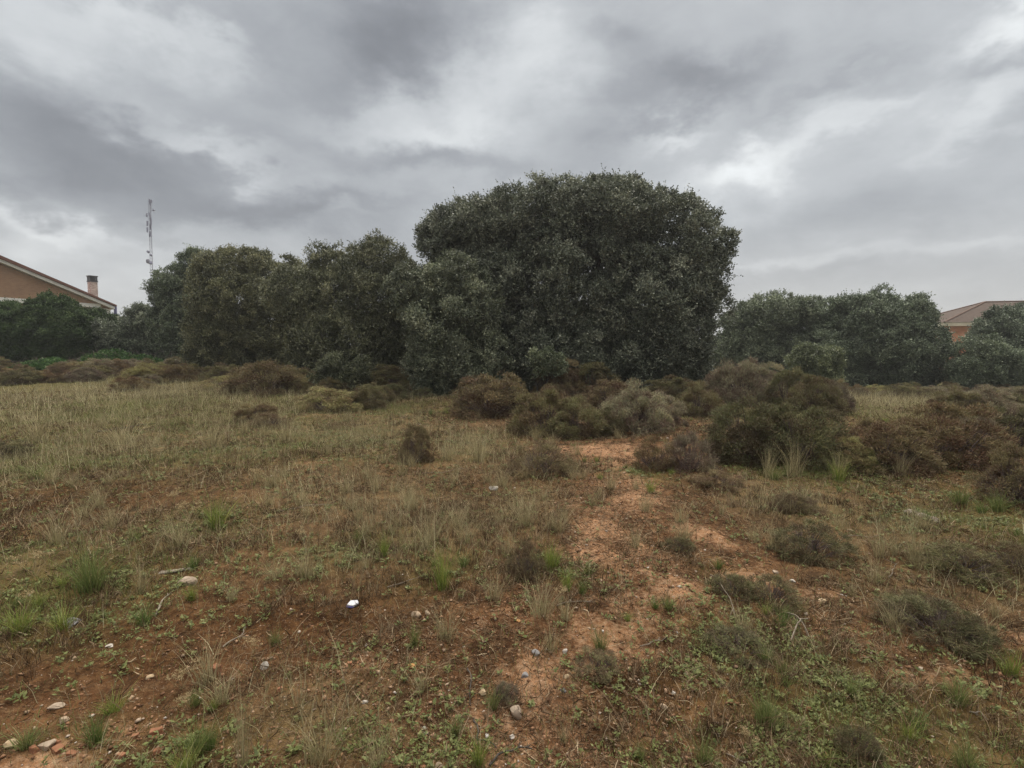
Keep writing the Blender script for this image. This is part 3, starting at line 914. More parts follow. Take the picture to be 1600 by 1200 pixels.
SMALL = [
    (1265, 876, 100, 818, DKGR, 'dark green dwarf shrub beside the narrow stony path'),
    (1462, 1008, 120, 940, DKGR, 'dark dwarf shrub spreading low above the bare track'),
    (1430, 968, 70, 925, OLIVE, 'olive dwarf shrub behind the low spreading dark one'),
    (1510, 1018, 60, 960, DKGR, 'dark dwarf shrub at the lower end of the spreading clump'),
    (1058, 866, 44, 834, OLIVE, 'small olive dwarf shrub in the bare stony track'),
    (1150, 1030, 90, 984, DKGR, 'dark green dwarf shrub in front of the bent straw stalks'),
    (1495, 905, 96, 850, OLIVE, 'olive brown dwarf shrub above the dark spreading clump'),
    (1140, 935, 60, 890, OLIVE, 'thin olive dwarf shrub beside the bent straw stalks'),
    (1205, 950, 70, 900, OLIVE, 'thin olive dwarf shrub on the stony path side'),
    (1580, 900, 70, 850, BROWN, 'brown dwarf shrub at the field edge behind the log'),
    (1240, 800, 60, 765, BROWN, 'thin brown dwarf shrub among straw stalks'),
    (1120, 760, 60, 735, ORNG, 'small rusty dwarf shrub beyond the orange track'),
    (820, 905, 50, 850, BROWN, 'thin dark dwarf shrub beside the bright tuft in the middle'),
    (790, 1100, 40, 1070, PURP, 'tiny purple brown dwarf shrub beside the pale upright stone'),
    (930, 1060, 70, 1030, BROWN, 'dark trailing dwarf shrub on the orange gravel'),
    (420, 670, 50, 645, BROWN, 'tiny brown dwarf shrub below the small rusty shrub'),
    (350, 610, 50, 585, YELW, 'pale yellow dwarf shrub at the end of the heath row'),
    (1340, 1190, 60, 1160, DKGR, 'tiny dark dwarf shrub among the green weeds'),
]
for i, (px, b, w, tp, c, lab) in enumerate(SMALL):
    shrub(px, b, w, tp, c, lab, 'dwarf shrubs in the field', k=i, fine=True, name='dwarf_shrub')

# long row of heath behind the dry grass, left
rr = random.Random(5)
for i in range(74):
    px = rr.uniform(-40, 470); Y = rr.uniform(22.5, 31)
    x = (px - 800) / F * Y
    if abs(px - 420) < 40 and Y < 25: continue
    g = Vector((x, Y, float(H(x, Y))))
    c = rr.choice([OLIVE, BROWN, BROWN, GREY, PURP, YELW, OLIVE, ORNG])
    nm = {OLIVE: 'olive', BROWN: 'brown', GREY: 'grey', PURP: 'purplish', YELW: 'yellowish', ORNG: 'rusty'}[c]
    w = rr.uniform(1.0, 2.0)
    shrub_at(g, w, w * rr.uniform(.36, .5), c, nm + ' heath shrub in the long row between dry grass and hedge', nm + ' heath shrubs in the long row before the hedge')
# heath under the right-hand oaks and over the field beyond
for i in range(142):
    px = rr.uniform(1110, 1900); Y = rr.uniform(11.5, 29)
    x = (px - 800) / F * Y
    if px < 1330 and Y < 17: continue
    if 1310 < px < 1490 and Y < 18.5: continue
    g = Vector((x, Y, float(H(x, Y))))
    c = rr.choice([GREY, GREY, PURP, OLIVE, BROWN, YELW, OLIVE, DKGR, ORNG])
    nm = {OLIVE: 'olive', BROWN: 'brown', GREY: 'grey', PURP: 'purplish', YELW: 'yellowish', ORNG: 'rusty', DKGR: 'dark green'}[c]
    w = rr.uniform(.6, 1.35)
    shrub_at(g, w, w * rr.uniform(.4, .6), c, nm + ' heath shrub scattered before the low oaks and salmon house', nm + ' heath shrubs before the low oaks')
# undergrowth at the foot of the thicket
for i in range(30):
    px = rr.uniform(440, 1120); Y = rr.uniform(15.5, 19.5)
    x = (px - 800) / F * Y
    g = Vector((x, Y, float(H(x, Y))))
    c = rr.choice([DKGR, BROWN, OLIVE, PURP])
    nm = {OLIVE: 'olive', BROWN: 'brown', DKGR: 'dark green', PURP: 'purplish'}[c]
    w = rr.uniform(.6, 1.2)
    shrub_at(g, w, w * rr.uniform(.45, .6), c, nm + ' heath shrub in the shade under the tall oaks', nm + ' heath shrubs under the tall oaks')

# ------------------------------------------------------------------ grass, litter, weeds, pebbles (uncountable)
def wedge(n, r0, r1, p=1.0, half=57, rng=RNG):
    """points spread so that they are denser near the eye"""
    u = rng.random(n)
    if abs(p) < 1e-6: r = r0 * (r1 / r0) ** u
    else: r = (r0 ** p + u * (r1 ** p - r0 ** p)) ** (1 / p)
    th = np.radians(rng.uniform(-half, half, n))
    return r * np.sin(th), r * np.cos(th), r


def stuff_blades(name, label, n, r0, r1, dens, hfun, w0, material, lean=.5, p=.35, seg=2, seed=1, rbias=None):
    rng = np.random.default_rng(seed)
    x, y, r = wedge(n, r0, r1, p, rng=rng)
    k = rng.random(n) < dens(x, y, r)
    x, y, r = x[k], y[k], r[k]
    m = len(x)
    h = hfun(x, y, r, rng)
    th = rng.uniform(0, 2 * np.pi, m); la = rng.random(m) ** .8 * lean
    ln = np.stack([np.cos(th) * la, np.sin(th) * la], 1)
    w = w0 * (1 + r / 6) * rng.uniform(.6, 1.4, m)
    pos = np.stack([x, y, H(x, y) - .01], 1)
    v, q = blades(pos, ln, h, w, rng, bend=.6, seg=seg)
    rnd = np.repeat(np.clip(rng.normal(.48, .24, m), 0, 1), seg)
    o = link(name, mesh_np(name, v, q, face_attr={'rnd': rnd}), material)
    tag(o, label, 'grass', None, 'stuff')
    return m


def patchy(x, y, s, seed, lo, hi):
    return sst(lo, hi, fbm(x * s, y * s, seed, 4))


def d_dry(x, y, r):
    z = zone('dry', x, y); b = zone('bare', x, y)
    return np.clip((.06 + .95 * z) * (.25 + .9 * patchy(x, y, 1.3, 61, .4, .62)) * (1 - .95 * b), 0, 1)


def d_green(x, y, r):
    z = zone('green', x, y); b = zone('bare', x, y)
    return np.clip((.17 + 1.25 * z) * (.28 + patchy(x, y, 2.0, 62, .42, .6)) * (1 - .9 * b), 0, 1)


stuff_blades('dry_grass', 'thin straw coloured grass standing over the field', 420000, 1.7, 38, d_dry,
             lambda x, y, r, g: (.05 + .42 * g.random(len(x)) ** 2.4 * (.30 + zone('dry', x, y)) + .10 * sst(8, 22, r) * g.random(len(x))), .0016, M_DRY, lean=.75, p=.75, seed=71)
stuff_blades('green_grass', 'short green grass growing in patches on the field', 430000, 1.7, 34, d_green,
             lambda x, y, r, g: (.03 + .10 * g.random(len(x)) ** 1.3 * (.5 + .6 * zone('green', x, y)) + .07 * sst(6, 18, r)), .0020, M_GREEN, lean=.9, p=.7, seed=72)


def litter(n, seed):
    """dead bits of stem lying every way on the ground"""
    rng = np.random.default_rng(seed)
    x, y, r = wedge(n, 1.6, 26, .8, rng=rng)
    b = zone('bare', x, y); mo = zone('moss', x, y)
    k = rng.random(n) < (.12 + .88 * patchy(x, y, 1.7, 63, .4, .62)) * (1 - .72 * b) * (1 - .15 * mo)
    x, y, r = x[k], y[k], r[k]; m = len(x)
    L = (.02 + .045 * rng.random(m) ** 2 + .10 * rng.random(m) ** 14) * (1 + r / 12)
    w = .0016 * (1 + r / 4) * rng.uniform(.6, 1.8, m)
    ax = norm(rand_dirs(m, rng) * np.array([1, 1, .45]) + np.array([0, 0, .12]))
    pos = np.stack([x, y, H(x, y) + .002 + .015 * rng.random(m)], 1)
    mid = pos + ax * (L * .5)[:, None] + rng.normal(0, .12, (m, 3)) * L[:, None]
    end = mid + norm(ax + rng.normal(0, .35, (m, 3))) * (L * .5)[:, None]
    sd = norm(np.cross(ax, rand_dirs(m, rng))) * (w / 2)[:, None]
    v = np.stack([pos - sd, pos + sd, mid - sd, mid + sd, end - sd * .4, end + sd * .4], 1)
    base = (np.arange(m) * 6)[:, None, None]
    q = (base + np.array([[0, 1, 3, 2], [2, 3, 5, 4]])[None]).reshape(-1, 4)
    rnd = np.repeat(np.clip(rng.beta(1.6, 2.2, m), 0, 1), 2)
    o = link('dead_litter', mesh_np('dead_litter', v.reshape(-1, 3), q, face_attr={'rnd': rnd}), M_LITTER)
    tag(o, 'grey brown dead stems and leaf bits lying on the soil', 'plant litter', None, 'stuff')


litter(420000, 73)


def dead_brush(n, seed):
    """low dead heath twigs: little upright sprays of grey brown stalks in mats"""
    rng = np.random.default_rng(seed)
    x, y, r = wedge(n, 2.0, 24, .6, rng=rng)
    b = zone('bare', x, y)
    k = rng.random(n) < patchy(x, y, 1.1, 64, .48, .62) * (1 - .9 * b)
    x, y = x[k], y[k]; nm = len(x)
    s = 22
    i = np.repeat(np.arange(nm), s)
    hh = rng.uniform(.035, .11, nm)
    th = rng.uniform(0, 2 * np.pi, len(i)); la = rng.random(len(i)) * 1.3
    ln = np.stack([np.cos(th) * la, np.sin(th) * la], 1)
    px = x[i] + rng.normal(0, .03, len(i)); py = y[i] + rng.normal(0, .03, len(i))
    v, q = blades(np.stack([px, py, H(px, py) - .005], 1), ln, hh[i] * rng.uniform(.5, 1.3, len(i)), .0022 * (1 + np.hypot(px, py) / 5), rng, bend=.4, seg=2)
    tone = rng.beta(2, 2.4, nm)
    rnd = np.repeat(np.clip(tone[i] + rng.normal(0, .14, len(i)), 0, 1), 2)
    o = link('dead_heath_stubble', mesh_np('dead_heath_stubble', v, q, face_attr={'rnd': rnd}), M_LITTER)
    tag(o, 'low brown stubble of dead heath twigs matting the ground', 'dead undergrowth', None, 'stuff')


dead_brush(15000, 74)


def weeds(n, seed):
    rng = np.random.default_rng(seed)
    x, y, r = wedge(n, 1.6, 14, .5, rng=rng)
    z = zone('green', x, y); b = zone('bare', x, y)
    k = rng.random(n) < np.clip((.10 + .9 * z) * (.1 + patchy(x, y, 2.4, 65, .42, .6)) * (1 - .8 * b), 0, 1)
    x, y, r = x[k], y[k], r[k]; nm = len(x)
    s = 9
    i = np.repeat(np.arange(nm), s)
    th = rng.uniform(0, 2 * np.pi, len(i))
    up = rng.uniform(.1, .7, len(i))
    ax = norm(np.stack([np.cos(th), np.sin(th), up], 1))
    sz = rng.uniform(.007, .019, nm)[i] * rng.uniform(.7, 1.3, len(i)) * (1 + r[i] / 12)
    pos = np.stack([x[i] + rng.normal(0, .008, len(i)), y[i] + rng.normal(0, .008, len(i)), 0 * th], 1)
    pos[:, 2] = H(pos[:, 0], pos[:, 1]) + .004 + .02 * rng.random(len(i))
    sd = norm(np.cross(ax, np.array([0, 0, 1.0])) + rand_dirs(len(i), rng) * .4)
    v, q = leaf_quads(pos, ax, sz, sz * .55, rng, side=sd)
    o = link('weeds', mesh_np('weeds', v, q, face_attr={'rnd': rng.random(len(q))}), M_WEED)
    tag(o, 'tiny green leafy weeds creeping over the soil', 'weeds', None, 'stuff')


weeds(110000, 75)


def pebbles(n, seed):
    rng = np.random.default_rng(seed)
    x, y, r = wedge(n, 1.5, 14, .35, rng=rng)
    b = zone('bare', x, y); mo = zone('moss', x, y); gr = zone('green', x, y)
    k = rng.random(n) < np.clip(.07 + .75 * b + .18 * sst(4.6, 2.2, r) - .10 * mo - .12 * gr, .02, 1) * (.3 + .7 * patchy(x, y, 2.5, 66, .35, .6))
    x, y, r = x[k], y[k], r[k]; m = len(x)
    s = (.0019 + .0075 * rng.random(m) ** 6) * (1 + r / 7)
    base = np.array([[1, 0, 0], [0, 1, 0], [-1, 0, 0], [0, -1, 0], [0, 0, 1], [0, 0, -1], ])
    # octahedron stretched and jittered: 8 little faces
    V = base[None] * s[:, None, None] * rng.uniform(.6, 1.4, (m, 1, 3)) * np.array([1, 1, .65])
    V = V + rng.normal(0, .22, (m, 6, 3)) * s[:, None, None]
    a = rng.uniform(0, 2 * np.pi, m); ca, sa = np.cos(a)[:, None], np.sin(a)[:, None]
    V = np.stack([V[..., 0] * ca - V[..., 1] * sa, V[..., 0] * sa + V[..., 1] * ca, V[..., 2]], -1)
    V = V + np.stack([x, y, H(x, y) + s * .3], 1)[:, None]
    T = np.array([[0, 1, 4], [1, 2, 4], [2, 3, 4], [3, 0, 4], [1, 0, 5], [2, 1, 5], [3, 2, 5], [0, 3, 5]])
    t = ((np.arange(m) * 6)[:, None, None] + T[None]).reshape(-1, 3)
    rnd = np.repeat(np.clip(rng.beta(1.7, 2.3, m), 0, 1), 8)
    o = link('gravel', mesh_np('gravel', V.reshape(-1, 3), None, t, face_attr={'rnd': rnd}), M_PEB)
    tag(o, 'loose orange, cream and white grit on the bare soil', 'gravel', None, 'stuff')


pebbles(260000, 76)

# ------------------------------------------------------------------ single grass tufts, seed heads, stalks
def tuft_mesh(seed, n=150, h=.22, lean=.8, w=.0032, spread=.03):
    rng = np.random.default_rng(seed)
    th = rng.uniform(0, 2 * np.pi, n); la = rng.random(n) ** .7 * lean
    ln = np.stack([np.cos(th) * la, np.sin(th) * la], 1)
    pos = np.stack([np.cos(th) * la * spread + rng.normal(0, spread * .5, n), np.sin(th) * la * spread + rng.normal(0, spread * .5, n), np.full(n, -.01)], 1)
    v, q = blades(pos, ln, h * rng.uniform(.45, 1.15, n), w * rng.uniform(.6, 1.3, n), rng, bend=.75, seg=4)
    rnd = np.repeat(np.clip(rng.normal(.5, .22, n), 0, 1), 4)
    me = mesh_np('tuft', v, q, face_attr={'rnd': rnd})
    me.materials.append(M_STRAW if h > .3 else M_TUFT)
    return me


TUFT = [tuft_mesh(200 + i) for i in range(5)]
TALL = [tuft_mesh(220 + i, n=90, h=.42, lean=.65, w=.0044, spread=.06) for i in range(4)]
GRN, YGR, STR, DGN = (1.0, 1.0, 1.0), (1.25, 1.3, .9), (2.0, 1.45, 1.6), (.7, .85, .7)
TL = [
    (338, 826, 66, 46, YGR, 0, 'bright yellow green grass tuft beside dry seed heads'),
    (142, 925, 120, 70, GRN, 0, 'wide green grass tuft beside the tan seed heads'),
    (692, 922, 64, 66, YGR, 0, 'dense green grass tuft beside the dark bare hollow'),
    (300, 938, 34, 24, YGR, 0, 'small green tuft just under the pale flat rock'),
    (648, 1008, 40, 36, GRN, 0, 'small green tuft below the round tan stone'),
    (938, 1020, 52, 34, GRN, 0, 'small spiky green tuft on the orange gravel'),
    (1196, 1136, 84, 60, GRN, 0, 'full green tuft among the small leafy weeds'),
    (770, 1116, 44, 40, GRN, 0, 'green tuft beside the pale upright stone'),
    (748, 1196, 66, 44, YGR, 0, 'green tuft at the very bottom near the curved twig'),
    (712, 1150, 46, 30, GRN, 0, 'low spreading green tuft above the curved twig'),
    (150, 1160, 80, 44, DGN, 0, 'dark blue green tuft beside the broken bricks'),
    (310, 1180, 90, 50, GRN, 0, 'leaning green grass tuft behind the red brick shards'),
    (860, 892, 44, 46, YGR, 0, 'yellow green tuft beside the thin dark shrub'),
    (886, 926, 44, 34, YGR, 0, 'yellow green tuft next to the withered pale flowers'),
    (910, 930, 30, 26, DGN, 0, 'dark green tuft at the side of the stony patch'),
    (1016, 772, 34, 20, YGR, 0, 'bright small tuft beside the orange track'),
    (1100, 1196, 70, 40, GRN, 0, 'green tuft at the bottom edge among weeds'),
    (1496, 1100, 86, 44, GRN, 0, 'broad green tuft under the bare track'),
    (30, 990, 90, 40, YGR, 0, 'mossy bright green tuft at the field edge'),
    (100, 985, 80, 34, YGR, 0, 'mossy green tuft above the greyish flat stone'),
    (430, 1010, 40, 24, GRN, 0, 'small green tuft above the white chip'),
    (600, 870, 36, 34, YGR, 0, 'small bright tuft in the brown heather stubble'),
    (560, 850, 30, 26, GRN, 0, 'tiny green tuft in the brown heather stubble'),
    (1360, 735, 50, 30, GRN, 0, 'green tuft at the foot of the rusty orange shrub'),
    (1310, 752, 46, 34, YGR, 0, 'green tuft below the wide dark green shrubs'),
    (1500, 790, 60, 30, GRN, 0, 'green tuft behind the pale fallen log'),
    (1560, 800, 60, 30, GRN, 0, 'green tuft below the dark shrub on bare stems'),
    (1210, 750, 40, 20, GRN, 0, 'low green tuft below the wide dark shrub'),
    (330, 1176, 50, 40, DGN, 0, 'dark thin tuft in front of the brick shards'),
    (60, 750, 60, 22, GRN, 0, 'low green tuft at the edge of the dark moss'),
    (1580, 1060, 60, 40, YGR, 0, 'pale green tuft beside the bare track end'),
    (1000, 1190, 40, 26, GRN, 0, 'small green tuft on the gravel at the bottom'),
    (1420, 1160, 60, 34, YGR, 0, 'yellowish tuft in the green weeds at the bottom'),
    (1330, 1090, 40, 30, GRN, 0, 'small tuft beside the red pebble in the weeds'),
    (820, 822, 60, 66, STR, 1, 'tall wispy straw tuft in the middle of the field'),
    (750, 722, 70, 56, STR, 1, 'pale fountain shaped straw tuft below the central thicket'),
    (700, 720, 50, 40, STR, 1, 'thin straw tuft beside the pale fountain shaped one'),
    (500, 1196, 120, 110, STR, 1, 'tall leaning straw tuft near the bottom edge'),
    (590, 1200, 80, 90, STR, 1, 'tall straw tuft beside the leaning one at the bottom'),
    (380, 1200, 60, 170, STR, 1, 'very tall arching straw stalks from the bottom edge'),
    (280, 860, 70, 70, STR, 1, 'tall straw stalks behind the bright green tuft'),
    (90, 850, 60, 60, STR, 1, 'tall straw stalks above the tan seed heads'),
    (1430, 880, 50, 70, STR, 1, 'pale straw stalks in front of the fallen log'),
    (1240, 745, 60, 70, STR, 1, 'tall straw stalks rising before the dark green shrub'),
    (1200, 745, 40, 60, STR, 1, 'few straw stalks before the wide dark shrub'),
    (1310, 750, 46, 60, STR, 1, 'straw stalks between green and orange shrubs'),
    (1405, 745, 40, 50, STR, 1, 'pale straw stalks before the rusty orange shrub'),
    (1255, 790, 50, 40, STR, 1, 'reddish straw stalks among dead stems'),
    (190, 700, 80, 60, STR, 1, 'thick straw tuft in the dry meadow'),
    (60, 690, 80, 60, STR, 1, 'thick straw tuft near the dark buried shrub'),
    (330, 700, 60, 50, STR, 1, 'straw tuft in the middle of the dry meadow'),
    (450, 690, 60, 46, STR, 1, 'straw tuft in the thinning edge of the dry meadow'),
    (470, 790, 50, 40, STR, 1, 'short straw tuft beside the dry seed heads'),
    (640, 800, 60, 40, STR, 1, 'thin straw tuft near the white stone'),
    (1440, 830, 50, 50, STR, 1, 'straw stalks crossing the fallen log'),
    (220, 930, 40, 60, STR, 1, 'single thin straw tuft beside the pale flat rock'),
    (880, 1160, 30, 40, STR, 1, 'short straw wisp beside gravel at the bottom'),
    (1160, 990, 60, 56, STR, 1, 'bent straw stalks over the dark dwarf shrub'),
]
for i, (px, b, w, h, c, tall, lab) in enumerate(TL):
    g = G(px, b)
    pool = TALL if tall else TUFT
    o = link('straw_tuft' if tall else 'grass_tuft', pool[i % len(pool)])
    o.location = g
    k = h / F * g.y / (.44 if tall else .17)
    kw = w / F * g.y / (.42 if tall else .30)
    o.scale = (kw, kw, k); o.rotation_euler = (0, 0, rr.uniform(0, 6.28))
    o.color = tuple(c) + (1,)
    tag(o, lab, 'grass tuft', 'straw tufts in the field' if tall else 'green grass tufts in the field')

# scattered lesser tufts of the meadow, same look each
for i in range(240):
    x, y, r = wedge(1, 2.2, 15, .5, half=46, rng=np.random.default_rng(900 + i))
    x, y = float(x[0]), float(y[0])
    gz = float(zone('green', np.array([x]), np.array([y]))[0]); dz = float(zone('dry', np.array([x]), np.array([y]))[0]); bz = float(zone('bare', np.array([x]), np.array([y]))[0])
    if bz > .6: continue
    dry = dz > gz
    pool = TALL if dry else TUFT
    o = link('straw_tuft' if dry else 'grass_tuft', pool[i % len(pool)])
    o.location = (x, y, float(H(x, y)))
    s = rr.uniform(.28, .62) * (1 + y / 18); o.scale = (s, s, s * rr.uniform(.7, 1.0)); o.rotation_euler = (0, 0, rr.uniform(0, 6.28))
    o.color = (STR if dry else rr.choice([GRN, YGR, DGN])) + (1,)
    if dry: tag(o, 'small wispy straw tuft scattered over the dry part of the field', 'grass tuft', 'small straw tufts over the field')
    else: tag(o, 'small green grass tuft scattered over the brown part of the field', 'grass tuft', 'small green tufts over the field')


def seedhead_mesh(seed, heads=7, h=.16, r=.10):
    """withered umbel plant: bare stalks ending in flat tan heads"""
    rng = np.random.default_rng(seed)
    paths, P, A = [], [], []
    for k in range(heads):
        a = rng.uniform(0, 2 * np.pi); rad = r * rng.random() ** .6
        top = np.array([np.cos(a) * rad, np.sin(a) * rad, h * rng.uniform(.65, 1.0)])
        p = wiggly((0, 0, -.01), top, 5, .008, rng)
        paths.append((p, np.linspace(.0022, .001, 5)))
        for j in range(9):
            b = rng.uniform(0, 2 * np.pi); e = top + np.array([np.cos(b) * .026, np.sin(b) * .026, .016]) * rng.uniform(.6, 1.3)
            paths.append((np.stack([top, (top + e) / 2, e]), np.array([.001, .0008, .0006])))
            for q in range(7):
                P.append(e + rng.normal(0, .004, 3)); A.append(norm(rng.normal(size=3) + [0, 0, .8]))
    v, q = leaf_quads(np.array(P), np.array(A), .009, .006, rng)
    hd = mesh_np('seed_heads', v, q, face_attr={'rnd': rng.random(len(q))}); hd.materials.append(M_UMBEL)
    tv, tq = tubes(paths, 4)
    st = mesh_np('stalks', tv, tq, face_attr={'rnd': np.full(len(tq), .4)}); st.materials.append(M_UMBEL)
    return hd, st


UM = [seedhead_mesh(300 + i) for i in range(3)]
for i, (px, b, hp, lab) in enumerate([
    (55, 905, 36, 'withered tan umbel plant beside the wide green tuft'),
    (50, 950, 24, 'withered tan umbel plant above the mossy green tuft'),
    (402, 756, 22, 'withered pale umbel plant in the meadow edge'),
    (285, 1078, 36, 'withered cream umbel plant on a thin upright stalk'),
    (292, 1112, 26, 'withered umbel plant leaning under the cream one'),
    (396, 1022, 26, 'withered leafy tan plant above the white chip'),
    (298, 815, 30, 'withered umbel plant behind the bright green tuft'),
    (250, 722, 20, 'withered umbel plant in the green meadow patch'),
    (318, 700, 18, 'withered umbel plant among meadow straw'),
    (1172, 1172, 26, 'withered tan plant in the weeds at the bottom'),
    (882, 946, 22, 'withered whitish flowers below the yellow green tuft'),
    (470, 848, 20, 'withered tan plant in the dead heather'),
    (270, 790, 22, 'withered brown umbel plant at the moss edge'),
]):
    g = G(px, b)
    root = empty('umbel_plant', g, lab, 'dried plant', 'withered umbel plants')
    s = hp / F * g.y / .16
    root.scale = (s, s, s); root.rotation_euler = (0, 0, rr.uniform(0, 6.28))
    link('seed_heads', UM[i % 3][0], None, root); link('stalks', UM[i % 3][1], None, root)

# ------------------------------------------------------------------ stones, bricks, sticks
def stone_mat(name, c1, c2, scale=30):
    return plain(name, c1, c2, scale, .85, .5)


M_PALE = stone_mat('pale_stone', (.27, .20, .14), (.42, .34, .26))
M_WHITE = stone_mat('white_stone', (.32, .28, .23), (.54, .50, .45))
M_TAN = stone_mat('tan_stone', (.27, .19, .12), (.42, .33, .24))
M_GRYS = stone_mat('grey_stone', (.16, .15, .15), (.28, .27, .26))
M_CREAM = stone_mat('cream_stone', (.32, .22, .12), (.47, .37, .25))
M_BRICK = stone_mat('broken_brick', (.19, .085, .045), (.30, .145, .08), 40)
M_ORG = stone_mat('orange_stone', (.45, .22, .08), (.60, .34, .14))
M_WOOD = plain('weathered_wood', (.11, .085, .06), (.27, .23, .18), 16, .9, .5)


def rock(px, py, wpx, hpx, m, label, name='stone', cat='stone', seed=None, kind='rock'):
    """a chipped rock resting on the soil; py is the foot"""
    g = G(px, py)
    w = wpx / F * g.y * .78; h = hpx / F * g.y * .8
    rng = np.random.default_rng(int(px * 7 + py))
    bm = bmesh.new()
    if kind == 'rock':
        bmesh.ops.create_icosphere(bm, subdivisions=3, radius=.5)
        dirs = rand_dirs(12, rng); cut = rng.uniform(.22, .40, 12)
        for v in bm.verts:
            p = np.array(v.co)
            for d, c in zip(dirs, cut):
                s = p @ d
                if s > c: p = p - d * (s - c) * .9
            p += rng.normal(0, .008, 3)
            v.co = p
    else:
        bmesh.ops.create_cube(bm, size=.9)
        bmesh.ops.bevel(bm, geom=bm.edges[:], offset=.05, segments=2, affect='EDGES')
        bmesh.ops.subdivide_edges(bm, edges=bm.edges[:], cuts=2, use_grid_fill=True)
        d = norm(rng.normal(size=3) + [1, 0, .3]); d2 = norm(rng.normal(size=3) + [-1, .4, .2])
        for v in bm.verts:
            p = np.array(v.co)
            for dd, c in ((d, .38), (d2, .45)):
                s = p @ dd
                if s > c: p = p - dd * (s - c)
            v.co = p + rng.normal(0, .012, 3)
    z = [v.co.z for v in bm.verts]; x = [v.co.x for v in bm.verts]
    sz = 1 / (max(z) - min(z)); sx = 1 / (max(x) - min(x))
    for v in bm.verts:
        v.co.x *= sx * w; v.co.y *= sx * w * .75; v.co.z = (v.co.z - min(z)) * sz * h
    me = bpy.data.meshes.new(name); bm.to_mesh(me); bm.free()
    if kind == 'rock': me.polygons.foreach_set('use_smooth', np.zeros(len(me.polygons), bool))
    me.materials.append(m)
    o = bpy.data.objects.new(name, me); COL.objects.link(o)
    o.location = g - Vector((0, 0, h * .28))
    o.rotation_euler = (rng.uniform(-.15, .15), rng.uniform(-.15, .15), rng.uniform(-.5, .5))
    tag(o, label, cat)
    return o


rock(292, 914, 36, 22, M_PALE, 'flat pale beige rock lying beside a weathered plank')
rock(772, 766, 20, 9, M_WHITE, 'white stone alone in the middle of the field')
rock(648, 964, 24, 18, M_TAN, 'round tan stone beside the dark soil hollow')
rock(668, 962, 11, 13, M_TAN, 'small brownish stone next to the round tan one')
rock(110, 976, 38, 14, M_GRYS, 'greyish flat stone beside the mossy green tufts')
rock(414, 1046, 18, 18, M_WHITE, 'small upright white stone chip near a red brick piece')
rock(838, 1024, 20, 14, M_GRYS, 'flat grey stone on the orange gravel')
rock(806, 1120, 28, 34, M_PALE, 'pale upright wedge shaped stone in bare soil')
rock(754, 1090, 18, 12, M_CREAM, 'cream rounded stone behind the upright wedge stone')
rock(1286, 944, 18, 10, M_CREAM, 'yellowish cream stone on the narrow stony path')
rock(1211, 896, 12, 7, M_PALE, 'small pale stone at the bend of the stony path')
rock(1238, 909, 14, 7, M_WHITE, 'small whitish stone lower on the stony path')
rock(1036, 1110, 20, 12, M_TAN, 'brown flat stone on the open red soil')
rock(684, 1200, 18, 18, M_TAN, 'tan rounded stone at the very bottom of the field')
rock(820, 1060, 16, 12, M_GRYS, 'dark slate coloured stone in the gravel', )
rock(75, 1168, 32, 16, M_PALE, 'long cream stone among broken bricks')
rock(16, 1168, 26, 14, M_CREAM, 'cream stone on the bare orange corner')
rock(86, 1108, 28, 9, M_PALE, 'thin pale flat stone above the dark green tuft')
rock(100, 1128, 18, 14, M_TAN, 'small tan stone over the dark green tuft')
rock(235, 1062, 16, 7, M_CREAM, 'thin cream stone left of the tall umbel')
rock(172, 1012, 14, 5, M_WHITE, 'thin white stone sliver on brown moss')
rock(884, 1022, 11, 9, M_WHITE, 'little white stone next to the flat grey one')
rock(885, 1060, 12, 10, M_CREAM, 'pair sized cream pebble on the orange gravel')
rock(897, 1058, 10, 9, M_ORG, 'orange brown pebble beside the cream pebble')
rock(880, 1084, 13, 8, M_GRYS, 'greyish pebble under the cream and orange pebbles')
rock(1071, 1058, 12, 11, M_CREAM, 'cream round pebble at the weed edge')
rock(810, 976, 13, 7, M_ORG, 'flat orange stone on the reddish soil')
rock(643, 1042, 16, 6, M_ORG, 'orange strip of stone on the dark soil')
rock(570, 1100, 14, 12, M_WHITE, 'small whitish stone on the brown soil')
rock(664, 1140, 10, 8, M_WHITE, 'white pebble left of the low spreading tuft')
rock(800, 1155, 12, 9, M_WHITE, 'white pebble near the pale wedge stone')
rock(1172, 938, 9, 9, M_CREAM, 'little cream stone beside the bent straw stalks')
rock(1053, 1090, 10, 7, M_WHITE, 'tiny white stone beside the brown flat one')
rock(1265, 1110, 14, 10, M_BRICK, 'reddish pebble in the green weeds', name='stone')
rock(985, 1070, 10, 8, M_CREAM, 'pale pebble beyond the dark trailing shrub')
